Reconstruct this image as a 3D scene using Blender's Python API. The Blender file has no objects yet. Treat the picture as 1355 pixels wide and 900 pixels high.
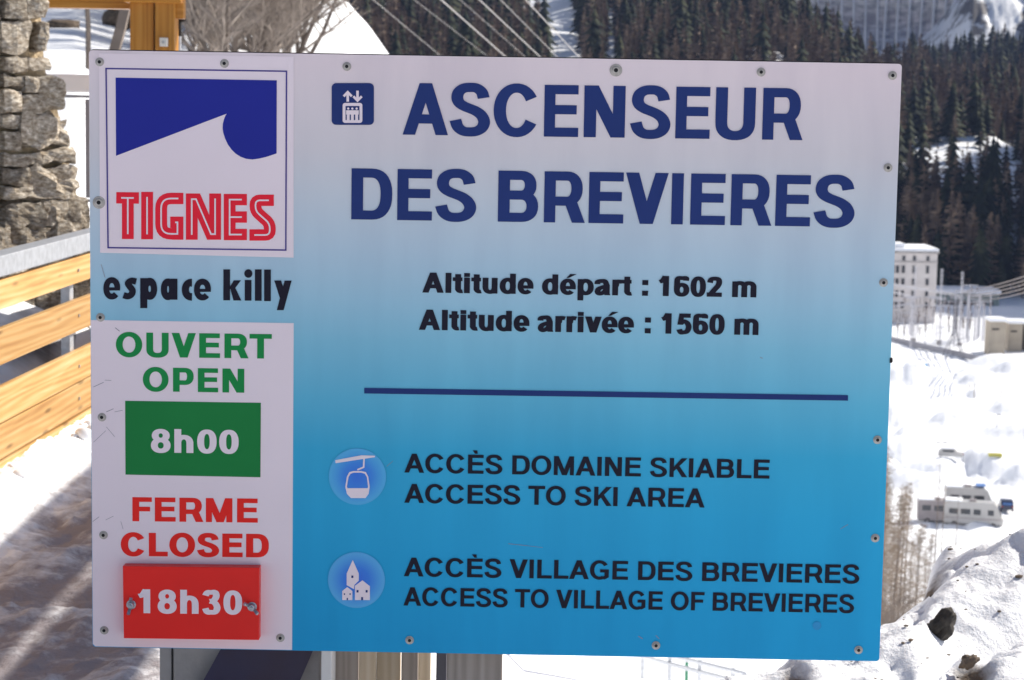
import bpy, bmesh, math, random
import numpy as np
from mathutils import Vector, Matrix, geometry
random.seed(7)
rng = np.random.default_rng(11)
SC = bpy.context.scene
COL = SC.collection
rad = math.radians

# ------------------------------------------------------------------ camera
F, CX, CY = 2780.0, 677.5, 450.0           # focal length and centre in photo pixels (1355 x 900)
CAM = Vector((0, 0, 1.65))
PITCH, ROLL = rad(-6.595), rad(0.977)
fw = Vector((0, math.cos(PITCH), math.sin(PITCH)))
up0 = Vector((0, -math.sin(PITCH), math.cos(PITCH)))
rt0 = Vector((1, 0, 0))
RT = rt0*math.cos(ROLL) + up0*math.sin(ROLL)
UP = -rt0*math.sin(ROLL) + up0*math.cos(ROLL)
cam_d = bpy.data.cameras.new('camera')
cam = bpy.data.objects.new('camera', cam_d); COL.objects.link(cam)
cam.matrix_world = Matrix.Translation(CAM) @ Matrix((RT, UP, -fw)).transposed().to_4x4()
cam_d.sensor_width = 36.0; cam_d.lens = 36.0*F/1355.0
cam_d.clip_start = 0.1; cam_d.clip_end = 9000
cam_d.dof.use_dof = True; cam_d.dof.focus_distance = 4.2; cam_d.dof.aperture_fstop = 13
SC.camera = cam

# ------------------------------------------------------------------ light
SUN_AZ, SUN_EL = rad(58), rad(36)          # azimuth from +Y towards +X
SUNV = Vector((math.sin(SUN_AZ)*math.cos(SUN_EL), math.cos(SUN_AZ)*math.cos(SUN_EL), math.sin(SUN_EL)))
world = bpy.data.worlds.new('World'); SC.world = world; world.use_nodes = True
wn = world.node_tree; bg = wn.nodes['Background']
sky = wn.nodes.new('ShaderNodeTexSky'); sky.sky_type = 'NISHITA'; sky.sun_disc = False
sky.sun_elevation = SUN_EL; sky.sun_rotation = SUN_AZ; sky.altitude = 1600; sky.dust_density = 4.0; sky.ozone_density = 0.2
wn.links.new(sky.outputs[0], bg.inputs[0]); bg.inputs[1].default_value = 0.075
sd = bpy.data.lights.new('sun', 'SUN'); sd.energy = 5.0; sd.angle = rad(0.45); sd.color = (1.0, 0.93, 0.82)
sun = bpy.data.objects.new('sun', sd); COL.objects.link(sun)
sun.rotation_euler = (-SUNV).to_track_quat('-Z', 'Y').to_euler()
SC.view_settings.view_transform = 'Standard'; SC.view_settings.look = 'None'
SC.view_settings.exposure = 0.6; SC.view_settings.gamma = 1.0
SC.cycles.max_bounces = 6; SC.cycles.diffuse_bounces = 3; SC.cycles.volume_bounces = 0

# ------------------------------------------------------------------ photo <-> world
def ray(px, py): return (fw*F + RT*(px-CX) + UP*(CY-py))
def at(px, py, Y):
    r = ray(px, py); return CAM + r*(Y/r.y)
def hitz(px, py, z):
    r = ray(px, py); return CAM + r*((z-CAM.z)/r.z)
def hitp(px, py, p0, n):
    r = ray(px, py); return CAM + r*((p0-CAM).dot(n)/r.dot(n))
def zat(px, py, Y): return at(px, py, Y).z

# ------------------------------------------------------------------ noise in numpy
def _h(ix, iy, s):
    v = (ix.astype(np.int64)*374761393 + iy.astype(np.int64)*668265263 + s*1274126177) & 0x7fffffff
    v = ((v ^ (v >> 13))*1103515245) & 0x7fffffff
    v = (v ^ (v >> 16)) & 0xffff
    return v/65535.0
def vn(x, y, s=0):
    ix = np.floor(x); iy = np.floor(y); fx = x-ix; fy = y-iy
    fx = fx*fx*fx*(fx*(fx*6-15)+10); fy = fy*fy*fy*(fy*(fy*6-15)+10)
    a = _h(ix, iy, s); b = _h(ix+1, iy, s); c = _h(ix, iy+1, s); d = _h(ix+1, iy+1, s)
    return (a*(1-fx)+b*fx)*(1-fy) + (c*(1-fx)+d*fx)*fy
def fbm(x, y, o=4, s=0):
    t = np.zeros(np.shape(x)); a = .5; f = 1.0
    for k in range(o):
        t = t + a*(vn(x*f+13.7*k, y*f-7.1*k, s+k)-.5)*2; a *= .5; f *= 2.03
    return t

# ------------------------------------------------------------------ materials
def lin(c):
    c = c/255.0
    return c/12.92 if c <= .04045 else ((c+.055)/1.055)**2.4
def new_mat(name):
    m = bpy.data.materials.new(name); m.use_nodes = True
    nt = m.node_tree; b = nt.nodes['Principled BSDF']
    return m, nt, b
def ramp(nt, stops, interp='LINEAR'):
    r = nt.nodes.new('ShaderNodeValToRGB'); cr = r.color_ramp; cr.interpolation = interp
    while len(cr.elements) > 1: cr.elements.remove(cr.elements[-1])
    cr.elements[0].position = stops[0][0]; cr.elements[0].color = (*stops[0][1], 1)
    for p, c in stops[1:]:
        e = cr.elements.new(p); e.color = (*c, 1)
    return r
def mat(name, col, rough=.6, var=.15, scale=8., bump=0., bscale=None, metal=0., spec=.3, stretch=(1, 1, 1), col2=None, detail=5, bdist=.01):
    m, nt, b = new_mat(name); L = nt.links.new
    tc = nt.nodes.new('ShaderNodeTexCoord'); mp = nt.nodes.new('ShaderNodeMapping'); mp.inputs['Scale'].default_value = stretch
    L(tc.outputs['Object'], mp.inputs[0])
    n = nt.nodes.new('ShaderNodeTexNoise'); n.inputs['Scale'].default_value = scale; n.inputs['Detail'].default_value = detail
    L(mp.outputs[0], n.inputs['Vector'])
    lo = tuple(c*(1-var) for c in col); hi = tuple(min(1, c*(1+var)) for c in col)
    if col2: lo = col2
    r = ramp(nt, [(.32, lo), (.68, hi)]); L(n.outputs[0], r.inputs[0]); L(r.outputs[0], b.inputs['Base Color'])
    b.inputs['Roughness'].default_value = rough; b.inputs['Metallic'].default_value = metal
    b.inputs['Specular IOR Level'].default_value = spec
    if bump:
        n2 = nt.nodes.new('ShaderNodeTexNoise'); n2.inputs['Scale'].default_value = bscale or scale*3; n2.inputs['Detail'].default_value = 6
        L(mp.outputs[0], n2.inputs['Vector'])
        bp = nt.nodes.new('ShaderNodeBump'); bp.inputs['Strength'].default_value = bump; bp.inputs['Distance'].default_value = bdist
        L(n2.outputs[0], bp.inputs['Height']); L(bp.outputs[0], b.inputs['Normal'])
    return m
def ill(*rgb):   # print colour as seen on the shaded board -> its base colour
    return tuple(min(.9, lin(c)/k) for c, k in zip(rgb, (.57, .585, .675)))
M = {}
M['steel'] = mat('galvanised_steel', (.50, .52, .55), .45, .12, 30, .15, 90, metal=.55, spec=.5)
M['screw'] = mat('dull_screw_metal', (.42, .39, .36), .42, .3, 60, metal=.4, spec=.5)
M['dark'] = mat('blackened_hole', (.012, .012, .014), .7, .1, 9)
M['navy'] = mat('navy_print', ill(32, 46, 98), .6, .05, 6, spec=.08)
M['black'] = mat('black_print', ill(28, 27, 40), .6, .08, 6, spec=.08)
M['green'] = mat('green_print', ill(26, 112, 62), .6, .04, 6, spec=.08)
M['greenp'] = mat('green_panel_print', ill(27, 102, 56), .6, .03, 6, spec=.08)
M['red'] = mat('red_print', ill(198, 38, 36), .6, .04, 6, spec=.08)
M['redl'] = mat('crimson_print', ill(190, 34, 52), .6, .04, 6, spec=.08)
M['redp'] = mat('red_plate_paint', ill(190, 24, 21), .38, .06, 5)
M['white'] = mat('white_print', ill(190, 179, 195), .6, .02, 4, spec=.08)
M['bluelogo'] = mat('royal_blue_print', ill(32, 38, 124), .6, .04, 5, spec=.08)
M['violet'] = mat('violet_line_print', ill(60, 52, 118), .6, .04, 5, spec=.08)
M['scratch'] = mat('grey_scratch', ill(120, 112, 128), .6, .1, 40)

def wood(name, c1, c2, c3, axis='Y', rough=.55, sc=1.0):
    m, nt, b = new_mat(name); L = nt.links.new
    tc = nt.nodes.new('ShaderNodeTexCoord'); mp = nt.nodes.new('ShaderNodeMapping')
    s = {'X': (.5, 9, 9), 'Y': (9, .5, 9), 'Z': (9, 9, .5)}[axis]
    mp.inputs['Scale'].default_value = tuple(v*sc for v in s)
    L(tc.outputs['Object'], mp.inputs[0])
    oi = nt.nodes.new('ShaderNodeObjectInfo'); add = nt.nodes.new('ShaderNodeVectorMath'); add.operation = 'ADD'
    mu = nt.nodes.new('ShaderNodeMath'); mu.operation = 'MULTIPLY'; mu.inputs[1].default_value = 37
    L(oi.outputs['Random'], mu.inputs[0]); L(mp.outputs[0], add.inputs[0]); L(mu.outputs[0], add.inputs[1])
    n = nt.nodes.new('ShaderNodeTexNoise'); n.inputs['Scale'].default_value = 1.3; n.inputs['Detail'].default_value = 7; n.inputs['Distortion'].default_value = 1.6
    L(add.outputs[0], n.inputs['Vector'])
    w = nt.nodes.new('ShaderNodeTexWave'); w.inputs['Scale'].default_value = 1.1; w.inputs['Distortion'].default_value = 9; w.inputs['Detail'].default_value = 3
    w.bands_direction = 'Z' if axis != 'Z' else 'X'
    L(add.outputs[0], w.inputs['Vector'])
    mx = nt.nodes.new('ShaderNodeMix'); mx.inputs[0].default_value = .2; L(n.outputs[0], mx.inputs[2]); L(w.outputs[0], mx.inputs[3])
    r = ramp(nt, [(.25, c1), (.5, c2), (.78, c3)]); L(mx.outputs[0], r.inputs[0])
    # knots
    vo = nt.nodes.new('ShaderNodeTexVoronoi'); vo.inputs['Scale'].default_value = 1.0
    mp2 = nt.nodes.new('ShaderNodeMapping'); mp2.inputs['Scale'].default_value = {'X': (2.2, 12, 12), 'Y': (12, 2.2, 12), 'Z': (12, 12, 2.2)}[axis]
    L(tc.outputs['Object'], mp2.inputs[0]); ad2 = nt.nodes.new('ShaderNodeVectorMath'); ad2.operation = 'ADD'; L(mp2.outputs[0], ad2.inputs[0]); L(mu.outputs[0], ad2.inputs[1]); L(ad2.outputs[0], vo.inputs['Vector'])
    kr = ramp(nt, [(.06, (0.35,)*3), (.16, (1, 1, 1))]); L(vo.outputs['Distance'], kr.inputs[0])
    mm = nt.nodes.new('ShaderNodeMix'); mm.data_type = 'RGBA'; mm.blend_type = 'MULTIPLY'; mm.inputs[0].default_value = .8
    L(r.outputs[0], mm.inputs[6]); L(kr.outputs[0], mm.inputs[7])
    hsv = nt.nodes.new('ShaderNodeHueSaturation'); rv = nt.nodes.new('ShaderNodeMapRange'); rv.inputs[3].default_value = .78; rv.inputs[4].default_value = 1.15; L(oi.outputs['Random'], rv.inputs[0])
    L(rv.outputs[0], hsv.inputs['Value']); L(mm.outputs[2], hsv.inputs['Color']); L(hsv.outputs[0], b.inputs['Base Color'])
    bp = nt.nodes.new('ShaderNodeBump'); bp.inputs['Strength'].default_value = .25; bp.inputs['Distance'].default_value = .004
    L(mx.outputs[0], bp.inputs['Height']); L(bp.outputs[0], b.inputs['Normal'])
    b.inputs['Roughness'].default_value = rough; b.inputs['Specular IOR Level'].default_value = .3
    return m
M['plank'] = wood('honey_larch_planks', (.44, .22, .07), (.62, .36, .13), (.74, .52, .27), 'Y')
M['beam'] = wood('varnished_beam_wood', (.44, .18, .03), (.60, .27, .045), (.70, .36, .08), 'Z', .4)
M['beamx'] = wood('varnished_crossbeam_wood', (.44, .18, .03), (.60, .27, .045), (.70, .36, .08), 'X', .4)
M['grey_wood'] = wood('weathered_grey_wood', (.22, .19, .165), (.31, .27, .24), (.40, .355, .32), 'Z', .8, 1.6)
M['pale_wood'] = wood('fresh_pale_wood', (.55, .45, .32), (.68, .58, .44), (.76, .68, .56), 'Z', .7, 1.6)  # cream of sunlit side faces, put into the wood colour

# snow (with dirt and rock masks read from attributes)
def snow_mat(name, base=(.84, .86, .90), dirt=(.22, .17, .14), rock=(.10, .095, .095), scale=3., bump=.5, bd=.03, bs=12., dirtmix=True, bs2=None):
    m, nt, b = new_mat(name); L = nt.links.new
    tc = nt.nodes.new('ShaderNodeTexCoord')
    n = nt.nodes.new('ShaderNodeTexNoise'); n.inputs['Scale'].default_value = bs; n.inputs['Detail'].default_value = 8; n.inputs['Roughness'].default_value = .6
    L(tc.outputs['Object'], n.inputs['Vector'])
    at_d = nt.nodes.new('ShaderNodeAttribute'); at_d.attribute_name = 'dirt'
    at_r = nt.nodes.new('ShaderNodeAttribute'); at_r.attribute_name = 'rock'
    nd = nt.nodes.new('ShaderNodeTexNoise'); nd.inputs['Scale'].default_value = scale; nd.inputs['Detail'].default_value = 9; nd.inputs['Roughness'].default_value = .68
    L(tc.outputs['Object'], nd.inputs['Vector'])
    # dirt amount = smoothstep(noise + attr - .75)
    ad = nt.nodes.new('ShaderNodeMath'); ad.operation = 'ADD'; L(nd.outputs[0], ad.inputs[0]); L(at_d.outputs['Fac'], ad.inputs[1])
    rd = ramp(nt, [(.62, (0, 0, 0)), (1.0, (1, 1, 1))]); L(ad.outputs[0], rd.inputs[0])
    m1 = nt.nodes.new('ShaderNodeMix'); m1.data_type = 'RGBA'; L(rd.outputs[0], m1.inputs[0]); m1.inputs[6].default_value = (*base, 1); m1.inputs[7].default_value = (*dirt, 1)
    nr = ramp(nt, [(.3, tuple(c*.55 for c in rock)), (.7, tuple(c*1.6 for c in rock))]); L(n.outputs[0], nr.inputs[0])
    ar = nt.nodes.new('ShaderNodeMath'); ar.operation = 'ADD'; L(nd.outputs[0], ar.inputs[0]); L(at_r.outputs['Fac'], ar.inputs[1])
    rr = ramp(nt, [(.88, (0, 0, 0)), (1.0, (1, 1, 1))]); L(ar.outputs[0], rr.inputs[0])
    m2 = nt.nodes.new('ShaderNodeMix'); m2.data_type = 'RGBA'; L(rr.outputs[0], m2.inputs[0]); L(m1.outputs[2], m2.inputs[6]); L(nr.outputs[0], m2.inputs[7])
    L(m2.outputs[2], b.inputs['Base Color'])
    bp = nt.nodes.new('ShaderNodeBump'); bp.inputs['Strength'].default_value = bump; bp.inputs['Distance'].default_value = bd
    L(n.outputs[0], bp.inputs['Height']); L(bp.outputs[0], b.inputs['Normal'])
    b.inputs['Roughness'].default_value = .75; b.inputs['Specular IOR Level'].default_value = .25
    return m
M['snow_far'] = snow_mat('valley_snow', scale=.05, bump=.6, bd=1.2, bs=.08)
M['snow_walk'] = snow_mat('trampled_snow', dirt=(.29, .262, .275), scale=9, bump=.7, bd=.03, bs=16)
M['snow_bank'] = snow_mat('banked_snow', dirt=(.16, .12, .09), scale=7, bump=.9, bd=.010, bs=55)
M['snow_cap'] = mat('roof_snow', (.84, .86, .90), .8, .03, 3, .3, 4)

# ------------------------------------------------------------------ object helpers
def tag(o, label=None, cat=None, group=None, kind=None):
    if label: o['label'] = label
    if cat: o['category'] = cat
    if group: o['group'] = group
    if kind: o['kind'] = kind
    return o
def link(name, me, parent=None, loc=(0, 0, 0), rot=None):
    o = bpy.data.objects.new(name, me); COL.objects.link(o); o.parent = parent; o.location = loc
    if rot is not None: o.rotation_euler = rot
    return o
def thing(name, label, cat, loc=(0, 0, 0), rz=0., group=None):
    return tag(link(name, None, None, loc, (0, 0, rz)), label, cat, group)
class MB:
    """collects convex solids, tubes and sheets, then makes one mesh"""
    def __init__(s): s.v = []; s.f = []; s.sm = False
    def add(s, vs, fs):
        n = len(s.v); s.v += [tuple(p) for p in vs]; s.f += [tuple(i+n for i in f) for f in fs]; return s
    def box(s, a, b, Mx=None):
        vs = [Vector((x, y, z)) for x in (a[0], b[0]) for y in (a[1], b[1]) for z in (a[2], b[2])]
        if Mx is not None: vs = [Mx @ p for p in vs]
        return s.add(vs, [(0, 1, 3, 2), (4, 6, 7, 5), (0, 4, 5, 1), (2, 3, 7, 6), (0, 2, 6, 4), (1, 5, 7, 3)])
    def tube(s, p, q, r, r2=None, n=6, cap=True):
        p = Vector(p); q = Vector(q); d = (q-p).normalized(); r2 = r if r2 is None else r2
        a = d.orthogonal().normalized(); b = d.cross(a)
        vs = [p+(a*math.cos(t)+b*math.sin(t))*r for t in [2*math.pi*k/n for k in range(n)]]
        vs += [q+(a*math.cos(t)+b*math.sin(t))*r2 for t in [2*math.pi*k/n for k in range(n)]]
        fs = [(k, (k+1) % n, n+(k+1) % n, n+k) for k in range(n)]
        if cap: fs += [tuple(range(n-1, -1, -1)), tuple(range(n, 2*n))]
        return s.add(vs, fs)
    def prism(s, pts, y0, y1):          # outline in local x,z extruded along y (y0 = front)
        n = len(pts)
        vs = [(x, y0, z) for x, z in pts] + [(x, y1, z) for x, z in pts]
        fs = [tuple(range(n)), tuple(range(2*n-1, n-1, -1))] + [(k, k+n, (k+1) % n+n, (k+1) % n) for k in range(n)]
        return s.add(vs, fs)
    def sheet(s, pts, y): return s.add([(x, y, z) for x, z in pts], [tuple(range(len(pts)))])
    def mesh(s, name, m, smooth=False, bevel=0):
        me = bpy.data.meshes.new(name); me.from_pydata(s.v, [], s.f)
        if bevel:
            bm = bmesh.new(); bm.from_mesh(me); bmesh.ops.remove_doubles(bm, verts=bm.verts, dist=1e-6)
            bmesh.ops.recalc_face_normals(bm, faces=bm.faces)
            bmesh.ops.bevel(bm, geom=bm.edges[:], offset=bevel, segments=2, affect='EDGES', profile=.6); bm.to_mesh(me); bm.free()
        else:
            bm = bmesh.new(); bm.from_mesh(me); bmesh.ops.recalc_face_normals(bm, faces=bm.faces); bm.to_mesh(me); bm.free()
        me.materials.append(m)
        if smooth: me.shade_smooth()
        return me
    def build(s, name, m, parent=None, loc=(0, 0, 0), smooth=False, bevel=0):
        return link(name, s.mesh(name, m, smooth, bevel), parent, loc)
def grid_mesh(name, X, Y, Z, m, attrs=None, smooth=True):
    nr, nc = X.shape
    me = bpy.data.meshes.new(name)
    co = np.stack([X, Y, Z], -1).reshape(-1, 3).astype(np.float32)
    idx = np.arange(nr*nc).reshape(nr, nc)
    q = np.stack([idx[:-1, :-1], idx[:-1, 1:], idx[1:, 1:], idx[1:, :-1]], -1).reshape(-1, 4)
    me.vertices.add(len(co)); me.vertices.foreach_set('co', co.ravel())
    me.loops.add(q.size); me.loops.foreach_set('vertex_index', q.ravel().astype(np.int32))
    me.polygons.add(len(q)); me.polygons.foreach_set('loop_start', np.arange(0, q.size, 4, dtype=np.int32))
    me.update(calc_edges=True)
    me.materials.append(m)
    for k, v in (attrs or {}).items():
        a = me.attributes.new(k, 'FLOAT', 'POINT'); a.data.foreach_set('value', v.ravel().astype(np.float32))
    if smooth: me.shade_smooth()
    me.validate()
    return me

# ------------------------------------------------------------------ terrain
DK = np.array([2, 5, 9, 10, 12, 16, 25, 45, 80, 110, 120, 150, 190, 230, 400, 560, 600, 700, 800, 850, 950, 1018, 1100, 1180, 1290, 1300, 1400, 1460, 1700, 2200, 3200], float)
def zy(px, y, d): return ('y', y)
def column(px, spec):          # spec: {distance: z or ('y', photo row)}
    ds = sorted(spec); vals = [zat(px, spec[d][1], d) if isinstance(spec[d], tuple) else spec[d] for d in ds]
    return np.interp(DK, ds, vals)
y_ = lambda v: ('y', v)
VAL = {150: -44, 190: -52, 230: -55, 400: -55, 560: -54.5, 600: -54}
COLS = {
 -60000: {2: -.3, 3200: 600},
 -4000: {2: -.3, 12: 0, 45: 6, 150: 45, 400: 160, 1100: 420, 3200: 700},
 -600: {2: -.3, 12: .2, 25: 2, 45: 4.5, 80: 10, 150: 34, 400: 120, 1100: 350, 3200: 600},
 0: {2: -.3, 9: -.1, 10: .38, 12: .6, 16: .8, 25: y_(98), 45: y_(70), 80: y_(15), 150: 22, 400: 90, 1100: 260, 3200: 500},
 100: {2: -.3, 9: -.15, 10: .1, 12: .35, 16: .7, 25: y_(98), 45: y_(72), 80: y_(15), 150: 22, 400: 80, 1100: 250, 3200: 480},
 240: {2: -.3, 9: -.2, 12: -.1, 25: .8, 45: y_(100), 80: y_(60), 120: y_(10), 150: 12, 230: 8, 400: 40, 800: 110, 1100: 200, 3200: 400},
 400: {2: -.3, 9: -.2, 12: -.5, 25: -.5, 45: .8, 80: y_(78), 120: y_(-25), 150: 6.5, 190: 0, 230: -10, 400: -20, 600: 0, 700: 15, 800: y_(60), 950: y_(-40), 1100: 110, 1400: 200, 3200: 300},
 455: {2: -.3, 9: -.2, 12: -.8, 25: -2, 45: -.5, 80: y_(105), 120: y_(-2), 150: 4, 190: -6, 230: -16, 400: -30, 600: -20, 700: 0, 800: y_(90), 950: y_(-10), 1100: 95, 1400: 180, 3200: 300},
 482: {2: -.3, 9: -.2, 12: -.8, 25: -2.5, 45: -2, 80: 0, 120: y_(31), 150: 3, 190: -12, 230: -24, 400: -38, 600: -28, 700: -4, 800: y_(92), 950: y_(0), 1100: 100, 1400: 170, 3200: 300},
 512: {2: -.3, 9: -.2, 12: -.8, 25: -3, 45: -3, 80: -1, 120: y_(76), 150: 0, 190: -16, 230: -30, 400: -45, 600: -35, 700: -8, 800: y_(95), 950: y_(10), 1100: y_(-60), 1400: 160, 3200: 300},
 600: {2: -.3, 5: -.3, 9: -.6, 12: -1, 25: -5.2, 45: -9, 80: -14, 120: -18, 150: -28, 190: -40, 230: -50, 400: -54, 600: -50, 700: -12, 800: y_(100), 950: y_(30), 1100: y_(-20), 1400: 150, 3200: 260},
 700: {2: -.3, 5: -.3, 9: -.9, 12: -1.6, 25: -5.25, 45: -11, 80: -22, 120: -32, **VAL, 700: -15, 800: y_(110), 950: y_(40), 1100: y_(-5), 1400: y_(-100), 3200: 300},
 900: {2: -.3, 5: -.3, 9: -1, 12: -1.8, 25: -5.4, 45: -12, 80: -23, 120: -34, **VAL, 700: -20, 800: y_(115), 950: y_(40), 1100: y_(-30), 1180: y_(-40), 1300: 55, 1460: 60, 1700: 100, 3200: 300},
 1010: {2: -.3, 5: -.3, 9: -1.5, 12: -3, 25: -8, 45: -14, 80: -24, 120: -36, **VAL, 700: -22, 800: y_(120), 950: y_(22), 1100: 30, 1300: 20, 1460: y_(95), 1700: 60, 3200: 260},
 1080: {2: -.3, 5: -.3, 9: -1.8, 12: -3.4, 25: -8.5, 45: -14, 80: -24, 120: -36, **VAL, 700: -25, 800: y_(130), 950: y_(68), 1100: 12, 1300: 15, 1460: y_(112), 1700: 60, 3200: 260},
 1150: {2: -.3, 5: -.3, 9: -2, 12: -3.6, 25: -8.8, 45: -15, 80: -25, 120: -36, **VAL, 700: -35, 800: y_(172), 850: -14, 950: y_(135), 1100: y_(122), 1180: 2, 1300: 14, 1460: y_(112), 1700: 60, 3200: 260},
 1200: {2: -.3, 5: -.3, 9: -2, 12: -3.6, 25: -8.8, 45: -15, 80: -25, 120: -36, **VAL, 700: -33, 800: y_(177), 850: -16, 950: y_(150), 1100: y_(112), 1180: 4, 1300: y_(104), 1400: y_(104), 1460: y_(92), 1700: 90, 3200: 300},
 1235: {2: -.3, 5: -.3, 9: -2, 12: -3.6, 25: -8.8, 45: -15, 80: -25, 120: -36, **VAL, 700: -33, 800: y_(176), 850: -16, 950: y_(155), 1100: y_(135), 1180: -2, 1300: y_(104), 1400: y_(88), 1460: y_(58), 1700: 120, 3200: 340},
 1270: {2: -.3, 5: -.3, 9: -2, 12: -3.6, 25: -8.8, 45: -15, 80: -25, 120: -36, **VAL, 700: -33, 800: y_(175), 850: -16, 950: y_(160), 1100: y_(146), 1180: -6, 1300: y_(104), 1400: y_(70), 1460: y_(4), 1700: 170, 3200: 400},
 1310: {2: -.3, 5: -.3, 9: -2, 12: -3.6, 25: -8.8, 45: -15, 80: -25, 120: -36, **VAL, 700: -33, 800: y_(174), 850: -15, 950: y_(160), 1100: y_(145), 1180: -6, 1300: y_(100), 1400: y_(62), 1460: y_(-10), 1700: 190, 3200: 450},
 1355: {2: -.3, 5: -.3, 9: -2, 12: -3.6, 25: -8.8, 45: -15, 80: -25, 120: -36, **VAL, 700: -36, 800: y_(196), 850: -18, 950: y_(160), 1100: y_(135), 1180: -2, 1300: y_(105), 1400: y_(60), 1460: y_(-10), 1700: 200, 3200: 480},
 1800: {2: -.3, 5: -.3, 9: -1.8, 12: -3.4, 25: -8.8, 45: -15, 80: -25, 120: -36, **VAL, 700: -20, 850: 50, 1100: 110, 1460: 200, 1700: 260, 3200: 520},
 2600: {2: -.3, 9: -1.5, 25: -8, 80: -24, 120: -36, 190: -52, 400: -50, 560: 20, 700: 170, 850: 350, 1018: 510, 1290: 540, 1700: 600, 3200: 700},
 4000: {2: -.3, 9: -1, 25: -5, 80: -20, 190: -45, 400: -20, 600: 120, 1100: 480, 3200: 800},
 60000: {2: -.3, 3200: 400},
}
CPX = np.array(sorted(COLS), float)
CTAB = np.array([column(int(p), COLS[int(p)]) for p in CPX])
MOUNDS = []   # (photo x, photo y of the foot, half width m, height m)
def base_height(PX, D):
    """terrain height for photo column PX and distance D (numpy arrays)"""
    ci = np.clip(np.searchsorted(CPX, PX)-1, 0, len(CPX)-2)
    t = np.clip((PX-CPX[ci])/(CPX[ci+1]-CPX[ci]), 0, 1)
    di = np.clip(np.searchsorted(DK, D)-1, 0, len(DK)-2)
    u = np.clip((D-DK[di])/(DK[di+1]-DK[di]), 0, 1)
    g = lambda a, b: CTAB[a, b]
    return (g(ci, di)*(1-u)+g(ci, di+1)*u)*(1-t) + (g(ci+1, di)*(1-u)+g(ci+1, di+1)*u)*t
rows = np.unique(np.concatenate([np.geomspace(2, 190, 130), np.arange(190, 620, 1.9), np.arange(620, 1500, 6), np.geomspace(1500, 3200, 50)]))
cols = np.unique(np.concatenate([-677-np.geomspace(1, 60000, 40), np.arange(-677, 60, 30), np.arange(60, 1150, 6), np.arange(1150, 1420, 2.0), np.arange(1420, 2100, 20), 2100+np.geomspace(1, 58000, 40)]))
PXg, Dg = np.meshgrid(cols, rows)
Xg = Dg*(PXg-CX)/F
MND = [(1195, 600, 14, 2.6), (1215, 590, 10, 2.2), (1290, 618, 13, 2.6), (1325, 622, 10, 2.2), (1345, 575, 10, 2.2), (1300, 560, 12, 2.4), (1330, 548, 9, 2.0),
       (1190, 545, 9, 2.0), (1240, 600, 7, 1.4), (1320, 480, 13, 3.0), (1345, 490, 11, 3.2), (1195, 500, 16, 2.0), (1260, 585, 8, 1.5), (1225, 720, 7, 1.6),
       (1255, 632, 6, 1.6), (1215, 640, 8, 1.8), (1350, 640, 6, 1.4), (1345, 672, 4, .4), (1280, 500, 9, 1.4), (1230, 520, 9, 1.2)]
_r = random.Random(77)
MND2 = MND + [(_r.uniform(1165, 1400), _r.uniform(490, 640), _r.uniform(4, 9), _r.uniform(.9, 2.2)) for _ in range(46)] + [(_r.uniform(640, 1165), _r.uniform(470, 700), _r.uniform(4, 10), _r.uniform(.9, 2.2)) for _ in range(90)]
def mounds(X, Y):
    z = np.zeros(np.shape(X))
    for px, py, w, h in MND2:
        w, h = w*.56, h*.82
        c = hitz(px, py, -54.5)
        m_ = (np.abs(X-c.x) < 1.6*w) & (np.abs(Y-c.y) < 1.8*w)
        if not m_.any(): continue
        x_, q_ = X[m_], Y[m_]
        r2 = ((x_-c.x)/w)**2 + ((q_-c.y)/(w*1.1))**2
        k = 1+.5*fbm(x_*.12+px, q_*.12, 3, 5)
        z[m_] += h*np.clip(1-r2*k, 0, 1)**1.1
    return z
def terrain_z(PX, D):
    X = D*(PX-CX)/F
    z = base_height(PX, D)
    far = np.clip((D-160)/80, 0, 1)
    near = np.clip((D-8)/60, 0, 1)*(1-far)
    z = z + near*fbm(X*.09, D*.09, 4, 2)*.9*np.clip(D/60, .1, 1)
    valley = far*(1-np.clip((D-585)/40, 0, 1))
    z = z + valley*(fbm(X*.07, D*.05, 4, 3)*.8 + np.abs(fbm(X*.22, D*.18, 4, 6))*1.15*np.clip((480-D)/60, .15, 1) + mounds(X, D))
    hill = np.clip((D-600)/60, 0, 1)
    z = z + hill*(fbm(X*.02, D*.02, 5, 4)*6)
    cliff = np.clip((D-1380)/60, 0, 1)
    z = z + cliff*np.abs(fbm(X*.03, D*.008, 5, 9))*26*np.clip((PX-1225)/50, 0, 1)
    return z
Zg = terrain_z(PXg, Dg)
def couloir(PX, D):      # open snow lanes between the trees, 1 = open
    w = fbm(D*.012, PX*.01, 3, 21)*14
    o = np.zeros(np.shape(PX))
    o = np.maximum(o, (np.abs(PX+w-(738+(D-800)*.0)) < 22)*(D > 640)*(D < 1150))
    o = np.maximum(o, (np.abs(PX+w-(722-(D-900)*.12)) < 30)*(D > 900)*(D < 1300))
    o = np.maximum(o, (np.abs(PX+w-(795+(D-850)*.02)) < 7)*(D > 780)*(D < 1000))
    o = np.maximum(o, (np.abs(PX+w-680) < 45)*(D > 1010)*(D < 1400))
    o = np.maximum(o, (np.abs(PX+w*.5-1243) < 5)*(D > 615)*(D < 800))
    o = np.maximum(o, (np.abs(PX+w-1340) < 9)*(D > 600)*(D < 690))
    o = np.maximum(o, (np.abs(PX+w-1010) < 10)*(D > 800)*(D < 830))
    o = np.maximum(o, (fbm(PX*.05, D*.03, 3, 31) > np.where(PX < 1150, .29, .40))*1.)
    return o
cliffm = np.clip((Dg-1340)/60, 0, 1)
rockn = fbm(Xg*.045, Zg*.02+Dg*.004, 5, 41)
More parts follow.
